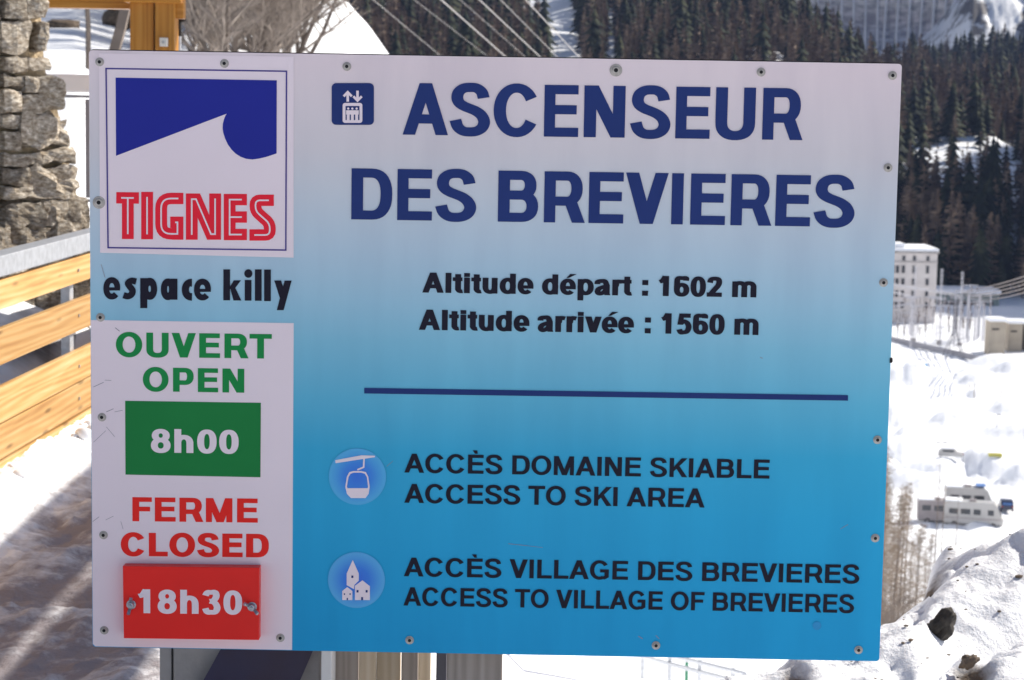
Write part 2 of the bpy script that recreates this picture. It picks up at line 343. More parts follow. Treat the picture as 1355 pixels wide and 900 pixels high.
rock = cliffm*(.40+rockn*.7) + (1-cliffm)*np.clip((Dg-596)/14, 0, 1)*(fbm(Xg*.03, Dg*.03, 4, 43)*.5+.42)*(1-couloir(PXg, Dg))*(1-((PXg > 1120) & (PXg < 1700) & (Dg > 742) & (Dg < 845)))
nearrock = np.clip(1-(Dg-9)/20, 0, 1)*(PXg < 100)*(fbm(Xg*1.2, Dg*1.2, 3, 44)*.9+.25)
rock = np.maximum(rock, nearrock)
dirt = np.where((Dg > 230) & (Dg < 590), fbm(Xg*.05, Dg*.05, 3, 45)*.10+.0, .0) + .05*(Dg < 200)
terr = link('terrain', grid_mesh('terrain', Xg, Dg, Zg, M['snow_far'], {'rock': rock, 'dirt': dirt})); tag(terr, 'snow covered valley floor and mountainsides', kind='structure')
gx, gy = np.meshgrid(np.array([-3000, -300, -30, -2.2, .4, 30, 300, 3000.]), np.array([-3000, -300, -30, -4, 2.02]))
gp = link('ground', grid_mesh('ground', gx, gy, gx*0-.3, M['snow_far'], {'rock': gx*0, 'dirt': gx*0})); tag(gp, 'flat snowy ground behind the viewpoint', kind='structure')
def tz(px, D): return float(terrain_z(np.array([float(px)]), np.array([float(D)]))[0])
def ground_at(px, D):
    return Vector((D*(px-CX)/F, D, tz(px, D)))

# walkway of trodden snow along the railing
xs = np.arange(-2.13, .46, .022); ys = np.concatenate([np.arange(-4, 4.6, .12), np.arange(4.6, 10, .022), np.arange(10, 16, .06)])
WX, WY = np.meshgrid(xs, ys)
foot = np.clip(fbm(WX*5.5, WY*3.4, 4, 51), -1, 1)
WZ = -.015 + foot*.055 + np.abs(fbm(WX*13, WY*9, 3, 52))*.03 + .10*np.clip((-1.78-WX)/.25, 0, 1)
edge = np.clip((WX-.15)/.3, 0, 1); WZ = WZ - edge*edge*.3 - .9*np.clip((WY-15)/1, 0, 1)
WZ = WZ - np.clip((WX+.35-.0*WY)/.2, 0, 1)*np.clip((WY-5.6)/.6, 0, 1)*1.2
dirtw = .46*np.clip((WX+1.95)/.30, -.3, 1) + foot*-.30 - .8*np.clip((WX+.5)/.2, 0, 1)
walk = link('trodden_path', grid_mesh('trodden_path', WX, WY, WZ, M['snow_walk'], {'dirt': dirtw, 'rock': WX*0})); tag(walk, 'trodden dirty snow on the walkway beside the railing', kind='structure')

# snow bank on the right, dropping off behind its crest
CREST = [(700, 905), (900, 893), (960, 884), (1050, 871), (1110, 840), (1167, 801), (1207, 783), (1239, 764), (1246, 748), (1271, 729), (1303, 720), (1327, 717), (1355, 711), (1480, 690), (1900, 660)]
cp = np.array([c[0] for c in CREST], float)
cd = np.array([hitz(c[0], c[1], .10).y for c in CREST])
xs = np.arange(.30, 3.4, .017); ys = np.concatenate([np.arange(-4, 4.8, .1), np.arange(4.8, 9.6, .017)])
BX, BY = np.meshgrid(xs, ys)
bpx = CX + BX/np.maximum(BY, .5)*F
cdist = np.interp(bpx, cp, cd)
over = np.clip((BY-cdist)/1.2, 0, 1.6)
l1 = fbm(BX*1.7+3, BY*1.3, 3, 61); l2 = np.abs(fbm(BX*4.2, BY*3.1, 4, 62)); l3 = fbm(BX*16, BY*13, 3, 63)
BZ = .06 + l1*.13 - (l2-.2)*.09 + l3*.014
BZ = BZ - np.clip((1.9-BX)/2.4, 0, 1)*.02 + .10*np.exp(-((BY-cdist+.55)/.28)**2)*np.clip((BX-.8), 0, 1)
# second fold: a groove parallel to the crest
BZ = BZ - .13*np.exp(-((BY-cdist+1.05-.15*l1)/.10)**2)*np.clip((BX-.9)/.3, 0, 1)
BZ = BZ - over*over*1.9
BZ = np.where(BX < .6, np.minimum(BZ, BZ*.3+(BX-.30)*.2-.1), BZ)
dirtb = np.clip((BX-.9)/.3, 0, 1)*np.clip(.34-np.abs(BY-cdist+.05)*1.6, 0, .34)*(.5+1.2*fbm(BX*3, BY*3, 3, 65)) + .10*l1
for (px, py, r) in ((1222, 893, .05), (1278, 872, .06), (1290, 862, .05), (1230, 760, .05), (1050, 880, .04)):
    c = hitz(px, py, .08); dirtb = dirtb + .42*np.exp(-(((BX-c.x)/r)**2+((BY-c.y)/(r*2.2))**2)); BZ = BZ - .03*np.exp(-(((BX-c.x)/r)**2+((BY-c.y)/(r*2.2))**2))
bank = link('snow_bank', grid_mesh('snow_bank', BX, BY, BZ, M['snow_bank'], {'dirt': dirtb, 'rock': BX*0})); tag(bank, 'ploughed snow bank rising on the right', kind='structure')

# ------------------------------------------------------------------ the sign
SIGN_C = Vector((-.0429, 4.1699, 1.1261)); SYAW = -.00495; SW, SH = 1.6, 1.2034
sign = thing('information_sign', 'large blue and white lift information board with opening hours screwed to a timber post', 'sign', (SIGN_C.x, SIGN_C.y, 0), SYAW)
SU = Vector((math.cos(SYAW), math.sin(SYAW), 0)); SN = Vector((math.sin(SYAW), -math.cos(SYAW), 0))
def S(px, py):
    p = hitp(px, py, SIGN_C, SN) - SIGN_C
    return (p.dot(SU), p.z + SIGN_C.z)
PXM = SW/1068.0     # metres per photo pixel on the board
X0, X1, Z0, Z1 = -SW/2, SW/2, SIGN_C.z-SH/2, SIGN_C.z+SH/2
def rrect(x0, z0, x1, z1, r, n=6):
    pts = []
    for cx, cz, a0 in ((x1-r, z1-r, 0), (x0+r, z1-r, 90), (x0+r, z0+r, 180), (x1-r, z0+r, 270)):
        for k in range(n+1):
            a = rad(a0+90*k/n); pts.append((cx+r*math.cos(a), cz+r*math.sin(a)))
    return pts
# board face print: white running into blue
mb, nt, b = new_mat('board_gradient_print'); Lk = nt.links.new
tc = nt.nodes.new('ShaderNodeTexCoord'); sp = nt.nodes.new('ShaderNodeSeparateXYZ'); Lk(tc.outputs['Object'], sp.inputs[0])
mr = nt.nodes.new('ShaderNodeMapRange'); mr.inputs[1].default_value = Z1; mr.inputs[2].default_value = Z0; Lk(sp.outputs[2], mr.inputs[0])
stops = [(90, (185, 174, 188)), (200, (173, 170, 184)), (255, (164, 170, 187)), (330, (148, 167, 190)), (400, (128, 163, 190)), (455, (106, 157, 187)), (530, (78, 149, 185)), (600, (48, 139, 183)), (680, (38, 135, 184)), (770, (31, 130, 182)), (850, (27, 126, 180))]
rp = ramp(nt, [((Z1-S(700, y)[1])/SH, ill(*c)) for y, c in stops]); Lk(mr.outputs[0], rp.inputs[0])
n1 = nt.nodes.new('ShaderNodeTexNoise'); n1.inputs['Scale'].default_value = 3.5; n1.inputs['Detail'].default_value = 6
mpp = nt.nodes.new('ShaderNodeMapping'); mpp.inputs['Scale'].default_value = (3.0, 1, .45); Lk(tc.outputs['Object'], mpp.inputs[0]); Lk(mpp.outputs[0], n1.inputs['Vector'])
r1 = ramp(nt, [(.3, (.90, .90, .92)), (.6, (1, 1, 1))]); Lk(n1.outputs[0], r1.inputs[0])
mx = nt.nodes.new('ShaderNodeMix'); mx.data_type = 'RGBA'; mx.blend_type = 'MULTIPLY'; mx.inputs[0].default_value = 1
Lk(rp.outputs[0], mx.inputs[6]); Lk(r1.outputs[0], mx.inputs[7]); Lk(mx.outputs[2], b.inputs['Base Color'])
b.inputs['Roughness'].default_value = .55; b.inputs['Specular IOR Level'].default_value = .1
M['board'] = mb
M['edge'] = mat('board_edge', (.55, .55, .58), .5, .1, 9)
p = MB(); p.prism(rrect(X0, Z0, X1, Z1, .007), 0, .005); p.build('panel', M['board'], sign)
p = MB(); p.prism(rrect(X0+.001, Z0+.001, X1-.001, Z1+.002, .007), .0055, .03)
p.build('backing', M['dark'], sign)
FR = -.0006
def pl(pts, y=FR): return MB().sheet([S(*q) for q in pts], y)
def quadpx(x0, y0, x1, y1, dy=0.0): # photo box that follows the board's slight tilt
    t = .0163
    return [(x0, y0), (x1, y0+(x1-x0)*t), (x1-(y1-y0)*.005, y1+(x1-x0)*t), (x0+(y1-y0)*.005, y1)]
# white fields: logo square and hours panel
a = S(134, 76); c = S(388.6, 341)
MB().sheet([(X0+.020, c[1]+.003), (c[0], c[1]), (c[0]-.002, Z1-.006), (X0+.020, Z1-.006)], FR).build('logo_panel', M['white'], sign)
tr = S(388.7, 427.6); tl = S(122, 423.5)
MB().sheet([(X0+.0008, Z0+.006), (X0+.006, Z0+.0012), (tr[0], Z0+.0012), tr, (X0+.0008, tl[1])], FR).build('opening_hours_panel', M['white'], sign)
# logo frame line
lp = MB(); w = 1.5
A_, B_, C_, D_ = (140.5, 90.8), (379.2, 94.4), (378.3, 331.0), (143.2, 327.8)
def linepx(mbd, p, q, w, y=-.0012):
    (x0, z0), (x1, z1) = S(*p), S(*q); d = Vector((x1-x0, z1-z0)).normalized(); n = Vector((-d.y, d.x))*(w*PXM/2); e = d*(w*PXM/2)
    mbd.sheet([(x0-e.x-n.x, z0-e.y-n.y), (x1+e.x-n.x, z1+e.y-n.y), (x1+e.x+n.x, z1+e.y+n.y), (x0-e.x+n.x, z0-e.y+n.y)], y)
for k, (p_, q_) in enumerate(((A_, B_), (B_, C_), (C_, D_), (D_, A_))): linepx(lp, p_, q_, 1.9, -.0012-.0001*k)
lp.build('logo_frame_line', M['violet'], sign)
wave = [(153.1, 102.8), (366.4, 106.4), (366.1, 203)]
Z3 = lambda x, y: (130+x/3.3333, 80+y/3.3333)
wave += [Z3(*q) for q in ((765, 418), (740, 426), (710, 433), (680, 437), (653, 434), (628, 425), (606, 411), (588, 393), (572, 371), (560, 345), (552, 320), (549, 300), (550, 280), (555, 260), (560, 247), (567, 235), (79, 421))]
pl(wave, -.0012).build('wave_emblem', M['bluelogo'], sign)

# ---- lettering: every glyph is drawn from strokes, merged into one flat outline
class Pen:
    def __init__(s, wx, wy): s.wx = wx; s.wy = wy; s.q = []
    def poly(s, pts):
        a = sum(pts[i][0]*pts[(i+1) % len(pts)][1]-pts[(i+1) % len(pts)][0]*pts[i][1] for i in range(len(pts)))
        s.q.append(list(pts) if a > 0 else list(pts)[::-1]); return s
    def rect(s, x0, y0, x1, y1): return s.poly([(x0, y0), (x1, y0), (x1, y1), (x0, y1)])
    def par(s, xa, ya, xb, yb, w): return s.poly([(xa, ya), (xa+w, ya), (xb+w, yb), (xb, yb)])
    def ring(s, x0, y0, x1, y1, a0=0, a1=360, n=28, wx=None, wy=None, e=.9):
        wx = wx or s.wx; wy = wy or s.wy
        cx, cy, rx, ry = (x0+x1)/2, (y0+y1)/2, (x1-x0)/2, (y1-y0)/2
        def P(a, rx, ry):
            c, d = math.cos(a), math.sin(a)
            return (cx+rx*math.copysign(abs(c)**e, c), cy+ry*math.copysign(abs(d)**e, d))
        n = max(4, int(n*abs(a1-a0)/360)+2)
        A = [rad(a0+(a1-a0)*k/n) for k in range(n+1)]
        for u, v in zip(A, A[1:]): s.poly([P(u, rx, ry), P(v, rx, ry), P(v, rx-wx, ry-wy), P(u, rx-wx, ry-wy)])
        return s
    def path(s, pts, sub=6, wx=None, wy=None, smooth=True):
        wx = wx or s.wx; wy = wy or s.wy
        P = [Vector((x/wx, y/wy)) for x, y in pts]
        if smooth:
            Q = []; E = [P[0]*2-P[1]]+P+[P[-1]*2-P[-2]]
            for i in range(1, len(E)-2):
                for k in range(sub):
                    t = k/sub; a, b, c, d = E[i-1:i+3]
                    Q.append(.5*((2*b)+(c-a)*t+(2*a-5*b+4*c-d)*t*t+(3*b-a-3*c+d)*t**3))
            Q.append(P[-1])
        else: Q = P
        nn = []
        for i in range(len(Q)):
            d = (Q[min(i+1, len(Q)-1)]-Q[max(i-1, 0)]).normalized(); nn.append(Vector((-d.y, d.x))*.5)
        if not smooth:
            for i in range(1, len(Q)-1):
                d0 = (Q[i]-Q[i-1]).normalized(); d1 = (Q[i+1]-Q[i]).normalized(); n0 = Vector((-d0.y, d0.x)); n1 = Vector((-d1.y, d1.x))
                m_ = (n0+n1).normalized(); nn[i] = m_*(.5/max(.3, m_.dot(n0)))
        for i in range(len(Q)-1):
            a, b, c, d = Q[i]+nn[i], Q[i+1]+nn[i+1], Q[i+1]-nn[i+1], Q[i]-nn[i]
            s.poly([(v.x*wx, v.y*wy) for v in (a, b, c, d)])
        return s
def glyph(ch, wx, wy, H=718., XH=532.):
    """outline in 1/1000 em; returns (list of polygons, advance)"""
    p = Pen(wx, wy); O = 14
    def adv(a): return p.q, a
    if ch == 'A':
        w = wx*1.08; p.par(18, 0, 361-w*.5, H, w); p.par(704-w, 0, 361-w*.5, H, w); p.rect(190, H*.22, 530, H*.22+wy); return adv(722)
    if ch == 'B':
        x1 = 674; m = H*.525
        p.rect(76, 0, 76+wx, H); p.rect(76, 0, 430, wy); p.rect(76, H-wy, 420, H); p.rect(76, m-wy/2, 420, m+wy/2)
        p.ring(420-250, 0, x1, m+wy/2, -90, 90); p.ring(410-230, m-wy/2, x1-30, H, -90, 90); return adv(722)
    if ch == 'C':
        p.ring(44, -O, 690, H+O, 30, 330, 36, e=.96); return adv(722)
    if ch == 'D':
        p.rect(76, 0, 76+wx, H); p.rect(76, 0, 380, wy); p.rect(76, H-wy, 380, H); p.ring(60, 0, 685, H, -90, 90, 32, e=.84); return adv(722)
    if ch in 'EÈ':
        x1 = 621; p.rect(76, 0, 76+wx, H); p.rect(76, 0, x1, wy); p.rect(76, H-wy, x1-6, H); p.rect(76, H*.525-wy/2, x1-30, H*.525+wy/2)
        if ch == 'È': p.poly([(235, H+165), (235+wx*1.05, H+165), (410, H+38), (318, H+38)])
        return adv(667)
    if ch == 'F':
        p.rect(76, 0, 76+wx, H); p.rect(76, H-wy, 587, H); p.rect(76, H*.51-wy/2, 540, H*.51+wy/2); return adv(611)
    if ch == 'G':
        p.ring(44, -O, 712, H+O, 34, 300, 36, e=.96); p.rect(705-wx, 75, 705, 385); p.rect(400, 385-wy, 705, 385)
        p.path([(500, -O+wy*.52), (590, 38+wy*.4), (705-wx*.5, 120)], 4); return adv(778)
    if ch == 'I': p.rect(70, 0, 70+wx, H); return adv(140+wx)
    if ch == 'K':
        p.rect(80, 0, 80+wx, H); w = wx*1.28
        p.poly([(80+wx*.9, H*.28), (80+wx*.9, H*.52), (505, H), (505+w*1.05, H)]); p.poly([(722-w*.05, 0), (722-w*1.02, 0), (285, H*.52), (395, H*.66)]); return adv(722)
    if ch == 'L': p.rect(76, 0, 76+wx, H); p.rect(76, 0, 583, wy); return adv(611)
    if ch == 'M':
        p.rect(69, 0, 69+wx*.9, H); p.rect(765-wx*.9, 0, 765, H); w = wx*.8
        p.par(417-w*.5, 0, 69, H, w*1.35); p.par(417-w*.5, 0, 765-w*1.35, H, w*1.35); return adv(833)
    if ch == 'N':
        w = wx*1.16; p.rect(69, 0, 69+wx, H); p.rect(654-wx, 0, 654, H); p.par(654-w, 0, 69, H, w); return adv(722)
    if ch == 'O': p.ring(44, -O, 734, H+O, 0, 360, 44, e=.97); return adv(778)
    if ch == 'P':
        p.rect(76, 0, 76+wx, H); m = H*.37; p.rect(76, m-wy/2+10, 410, m+wy/2+10); p.rect(76, H-wy, 410, H); p.ring(400-230, m-wy/2+10, 630, H, -90, 90); return adv(667)
    if ch == 'R':
        m = H*.42; p.rect(76, 0, 76+wx, H); p.rect(76, m-wy/2, 436, m+wy/2); p.rect(76, H-wy, 436, H); p.ring(420-230, m-wy/2, 664, H, -90, 90)
        w = wx*1.14; p.par(706-w, 0, 400-w*.1, m, w); return adv(722)
    if ch == 'S':
        x0, x1, y0, y1 = 34+wx/2, 630-wx/2, -O+wy/2, H+O-wy/2; u = lambda a, b: (x0+(x1-x0)*a, y0+(y1-y0)*b)
        p.path([u(*q) for q in ((.97, .765), (.90, .90), (.72, .985), (.5, 1.0), (.28, .98), (.11, .90), (.055, .77), (.12, .655), (.30, .575), (.5, .525), (.72, .465), (.91, .37), (1, .235), (.93, .10), (.74, .02), (.5, 0), (.27, .02), (.09, .11), (.0, .265))], 4); return adv(667)
    if ch == 'T': w = wx; p.rect(305-w/2, 0, 305+w/2, H); p.rect(14, H-wy, 598, H); return adv(611)
    if ch == 'U':
        p.rect(70, 230, 70+wx, H); p.rect(653-wx, 230, 653, H); p.ring(70, -O, 653, 480, 180, 360, 30, e=.86); return adv(722)
    if ch == 'V': w = wx*1.12; p.par(334-w/2, 0, 17, H, w); p.par(334-w/2, 0, 650-w, H, w); return adv(667)
    # digits
    if ch == '0': p.ring(32, -O, 524, H, 0, 360, 40, e=.86); return adv(556)
    if ch == '1':
        r = 340+wx*.28; p.rect(r-wx, 0, r, H); p.poly([(r-wx, H*.98), (r-wx*.3, H), (r-wx*.3, H-wy*1.5), (95-wx*.15, H*.70-wy*.35), (95-wx*.15, H*.70+wy*.45), (r-wx*.85, H-wy*.5)]) if False else p.path([(90, H*.715), (185, H*.765), (r-wx*.62, H*1.0-wy*.1)], 4, wy=wy*.95); return adv(556)
    if ch == '2':
        x0, x1 = 26+wx/2, 511-wx/2
        p.path([(x0+2, H*.70), (x0+40, H*.86), (268, H-wy/2), (x1-25, H*.87), (x1, H*.70), (x1-45, H*.53), (260, H*.33), (x0+60, H*.17), (x0+20, wy*.5)], 5); p.rect(30, 0, 511, wy*1.1); return adv(556)
    if ch == '3':
        x0, x1 = 27+wx/2, 512-wx/2; m = H*.535
        p.path([(x0, H*.77), (x0+55, H*.90), (262, H-wy/2), (x1-55, H*.91), (x1-25, H*.745), (x1-85, H*.58), (235, m)], 5)
        p.path([(235, m), (x1-70, H*.48), (x1, H*.28), (x1-50, H*.09), (262, -O+wy/2), (x0+50, H*.08), (x0-4, H*.235)], 5); return adv(556)
    if ch == '5':
        x0, x1 = 27+wx/2, 516-wx/2
        p.rect(110, H-wy*1.05, 480, H); p.par(55, H*.45, 115, H, wx*.9)
        p.path([(x0+30, H*.50), (x0+95, H*.585), (275, H*.62), (x1-45, H*.53), (x1, H*.335), (x1-55, H*.12), (262, -O+wy/2), (x0+50, H*.07), (x0-2, H*.22)], 5); return adv(556)
    if ch == '6':
        p.ring(31, -O, 522, H*.62+wy*.25, 0, 360, 34, e=.9)
        p.path([(505-wx*.5, H*.78), (450-wx*.2, H*.91), (300, H-wy/2), (120+wx*.15, H*.88), (31+wx/2, H*.55), (31+wx/2, H*.30)], 5); return adv(556)
    if ch == '8':
        m = H*.53; p.ring(28, -O, 527, m+wy/2, 0, 360, 32, e=.92); p.ring(50, m-wy/2, 505, H, 0, 360, 30, e=.95); return adv(556)
    if ch == ':': w = wx*1.02; p.rect(110, 0, 110+w, w*.93); p.rect(110, XH-w*.93, 110+w, XH); return adv(333+wx*.1)
    # lower case
    if ch == 'a':
        p.path([(48+wx*.35, XH*.70), (110+wx*.1, XH*.86), (270, XH+O-wy/2), (505-wx*.8, XH*.88), (510-wx/2, XH*.62)], 5); p.rect(510-wx, wy*.4, 510, XH*.66); p.par(505-wx*.85, 0, 505-wx, wy*.6, wx)
        p.path([(490-wx*.5, XH*.575), (330, XH*.545), (29+wx*.75, XH*.42), (29+wx*.5, XH*.24), (100+wx*.3, wy*.42), (240, wy*.42), (490-wx*.7, XH*.25), (510-wx*.5, XH*.5)], 5, wy=wy*.92); return adv(556)
    if ch in 'eé':
        p.ring(23, -O, 533, XH+O, 0, 318, 34, e=.93); p.rect(23+wx*.5, XH*.45-wy*.42, 532, XH*.45+wy*.42)
        if ch == 'é': p.poly([(225, XH+42), (310, XH+42), (300+wx*1.35, XH+180), (300+wx*.25, XH+180)])
        return adv(556)
    if ch == 'd': p.rect(546-wx, 0, 546, H); p.ring(32, -O, 552, XH+O, 0, 360, 34, e=.93); return adv(611)
    if ch == 'p': p.rect(64, -200, 64+wx, XH); p.ring(58, -O, 580, XH+O, 0, 360, 34, e=.93); return adv(611)
    if ch == 'c': p.ring(32, -O, 540, XH+O, 38, 322, 32, e=.92); return adv(556)
    if ch == 'h': p.rect(65, 0, 65+wx, H); p.rect(546-wx, 0, 546, XH*.6); p.ring(65, XH+O-wy*2-240, 546, XH+O, 0, 165, 30, e=.9); return adv(611)
    if ch == 'u': p.rect(546-wx, 0, 546, XH); p.rect(66, XH*.4, 66+wx, XH); p.ring(66, -O, 546, 240+wy*2-O, 180, 345, 30, e=.9); return adv(611)
    if ch == 'i': p.rect(66, 0, 66+wx, XH); p.rect(66, H-wy*.98, 66+wx, H); return adv(132+wx)
    if ch == 'l': p.rect(66, 0, 66+wx, H); return adv(132+wx)
    if ch == 'm':
        p.rect(64, 0, 64+wx, XH); w = (840-64); c1 = 64+(w-wx)/2
        p.rect(c1, 0, c1+wx, XH*.62); p.rect(840-wx, 0, 840, XH*.62)
        p.ring(64, XH+O-wy*2-200, c1+wx, XH+O, 0, 165, 28, e=.85, wx=wx*.95); p.ring(c1, XH+O-wy*2-200, 840, XH+O, 0, 165, 28, e=.85, wx=wx*.95); return adv(900)
    if ch == 'r': p.rect(64, 0, 64+wx, XH); p.path([(64+wx*.6, XH*.58), (150+wx*.35, XH*.86), (300, XH+4-wy*.5), (378, XH-wy*.5-8)], 5); return adv(389)
    if ch == 't': p.rect(85, XH*.2, 85+wx, H*.94); p.rect(8, XH-wy*.95, 318, XH); p.path([(85+wx*.5, XH*.3), (100+wx*.5, wy*.75), (190+wx*.3, wy*.45), (325, wy*.50)], 5, wy=wy*.95); return adv(333)
    if ch == 'v': w = wx*1.1; p.par(278-w/2, 0, 12, XH, w); p.par(278-w/2, 0, 544-w, XH, w); return adv(556)
    # condensed heavy lower case used in the resort name
    if ch == '@e': p.ring(20, -O, 480, XH+O, 0, 322, 30, e=.95); p.rect(150, XH*.40-22, 480, XH*.40+52); return adv(520)
    return p.q, 300
GC = {}
def tris_of(q):
    vs = []; fs = []
    for poly in q:
        n = len(vs); vs += [Vector(v) for v in poly]; fs.append(list(range(n, n+len(poly))))
    ed = [(f[i], f[(i+1) % len(f)]) for f in fs for i in range(len(f))]
    r = geometry.delaunay_2d_cdt(vs, ed, [], 0, 1e-3)
    polys = [(min(p[0] for p in q_), max(p[0] for p in q_), min(p[1] for p in q_), max(p[1] for p in q_), q_) for q_ in q]
    keep = []
    for f in r[2]:
        x = sum(r[0][i][0] for i in f)/len(f); y = sum(r[0][i][1] for i in f)/len(f)
        for a, b, c, d, p in polys:
            if not (a <= x <= b and c <= y <= d): continue
            ins = False; n = len(p)
            for i in range(n):
                (x1, y1), (x2, y2) = p[i], p[(i+1) % n]
                if (y1 > y) != (y2 > y) and x < (x2-x1)*(y-y1)/(y2-y1)+x1: ins = not ins
            if ins: keep.append(f); break
    return [tuple(v) for v in r[0]], keep
def text(name, s, m, xl, yl, xr, yr, ytop, wx, wy, label, y=-.0012, parent=None, H=718., XH=532., trk=0, gs={}):
    """s set between photo points (xl, yl) and (xr, yr) on its baseline, capitals reaching ytop at the left; one mesh per word"""
    words = []; x = 0
    for wd in s.split(' '):
        pts = []; fs = []
        for ch in wd:
            key = (ch, wx, wy, H, XH)
            if key not in GC:
                q, a = glyph(ch, wx, wy, H, XH); GC[key] = (*tris_of(q), a)
            v, f, a = GC[key]; n = len(pts); g = gs.get(ch, 1)
            pts += [(x+q[0]*g, q[1]) for q in v]; fs += [tuple(i+n for i in t) for t in f]
            x += a*g+trk
        words.append((pts, fs)); x += 278+trk
    lo = min(q[0] for p, _ in words for q in p); hi = max(q[0] for p, _ in words for q in p)
    a = S(xl, yl); b = S(xr, yr); t = S(xl, ytop); sy = (t[1]-a[1])/H
    for pts, fs in words:
        vv = []
        for q in pts:
            k = (q[0]-lo)/(hi-lo); vv.append((a[0]+(b[0]-a[0])*k, y, a[1]+(b[1]-a[1])*k+q[1]*sy))
        me = bpy.data.meshes.new(name); me.from_pydata(vv, [], fs); me.materials.append(m)
        ob = link(name, me, parent or sign)
        if label: ob['label'] = label
TG = {'E': .95, 'R': .97, 'N': 1.06, 'U': 1.03, 'C': 1.07, 'S': 1.03}
CG = {'C': 1.04, 'K': .97}
text('lettering', 'ASCENSEUR', M['navy'], 532.8, 178.2, 1061.8, 185.6, 109.8, 174, 127, 'navy title lettering, upper line', gs=TG, trk=-34)
text('lettering', 'DES BREVIERES', M['navy'], 464.8, 290.3, 1130, 300.6, 222.8, 174, 127, 'navy title lettering, lower line', gs=TG, trk=-34)
text('lettering', 'Altitude départ : 1602 m', M['black'], 558.8, 387.1, 1000.6, 393.6, 360.6, 188, 138, 'black altitude lettering, upper line', XH=560., trk=-30)
text('lettering', 'Altitude arrivée : 1560 m', M['black'], 554.2, 436.4, 1003.4, 443.4, 409.6, 188, 138, 'black altitude lettering, lower line', XH=560., trk=-30)
text('lettering', 'ACCÈS DOMAINE SKIABLE', M['black'], 535, 625.2, 1018, 633.4, 600.2, 152, 118, 'black lettering for the ski area in French', trk=-26, gs=CG)
text('lettering', 'ACCESS TO SKI AREA', M['black'], 535, 665.2, 932.2, 671.6, 640.2, 152, 118, 'black lettering for the ski area in English', trk=-26, gs=CG)
text('lettering', 'ACCÈS VILLAGE DES BREVIERES', M['black'], 534.4, 762.4, 1136.8, 772.2, 737.7, 152, 118, 'black lettering for the village in French', trk=-26, gs=CG)
text('lettering', 'ACCESS TO VILLAGE OF BREVIERES', M['black'], 533.9, 801.2, 1129.8, 811.2, 777, 152, 118, 'black lettering for the village in English', trk=-26, gs=CG)
text('lettering', 'OUVERT', M['green'], 153.5, 472.0, 359.7, 474.6, 439.6, 178, 136, 'green lettering, upper line', trk=-6)
text('lettering', 'OPEN', M['green'], 189.2, 517.6, 323.3, 519.7, 486.0, 178, 136, 'green lettering, lower line')
bpy_g = pl([(165.7, 530.4), (345.3, 533), (344.7, 631.5), (166.2, 628)], -.0012).build('opening_time_panel', M['greenp'], sign)
text('lettering', '8h00', M['white'], 199.9, 598.6, 315.9, 600.2, 567.2, 176, 136, 'white opening time figures', y=-.0018)
text('lettering', 'FERME', M['red'], 175.4, 689.6, 341.2, 691.6, 657.8, 178, 136, 'red lettering, upper line', trk=-22)
text('lettering', 'CLOSED', M['red'], 160, 735.6, 355.8, 737.6, 704.6, 190, 142, 'red lettering, lower line', trk=-30, gs=CG)
br = pl([(482, 513.3), (1122, 523), (1122, 530.2), (482, 520.7)], -.0012).build('divider_bar', M['navy'], sign)

# condensed black resort lettering, geometric shapes
def raw(name, build, m, box, label=None, y=-.0012, parent=None, W=1000., H=1000.):
    """free-hand glyphs: build(pen) draws in a W x H box laid on photo corners (x0,y0 top-left, x1,y1 bottom-right)"""
    p = Pen(1, 1); build(p); v, f = tris_of(p.q)
    x0, y0, x1, y1 = box; t = .0163
    tl_, tr_, bl_, br_ = S(x0, y0), S(x1, y0+(x1-x0)*t), S(x0+(y1-y0)*.005, y1), S(x1+(y1-y0)*(-.02), y1+(x1-x0)*t)
    vv = []
    for a, b in v:
        u = a/W; w = b/H
        lx = bl_[0]+(tl_[0]-bl_[0])*w; lz = bl_[1]+(tl_[1]-bl_[1])*w; rx = br_[0]+(tr_[0]-br_[0])*w; rz = br_[1]+(tr_[1]-br_[1])*w
        vv.append((lx+(rx-lx)*u, y, lz+(rz-lz)*u))
    me = bpy.data.meshes.new(name); me.from_pydata(vv, [], f); me.materials.append(m)
    ob = link(name, me, parent or sign)
    if label: ob['label'] = label
    return ob
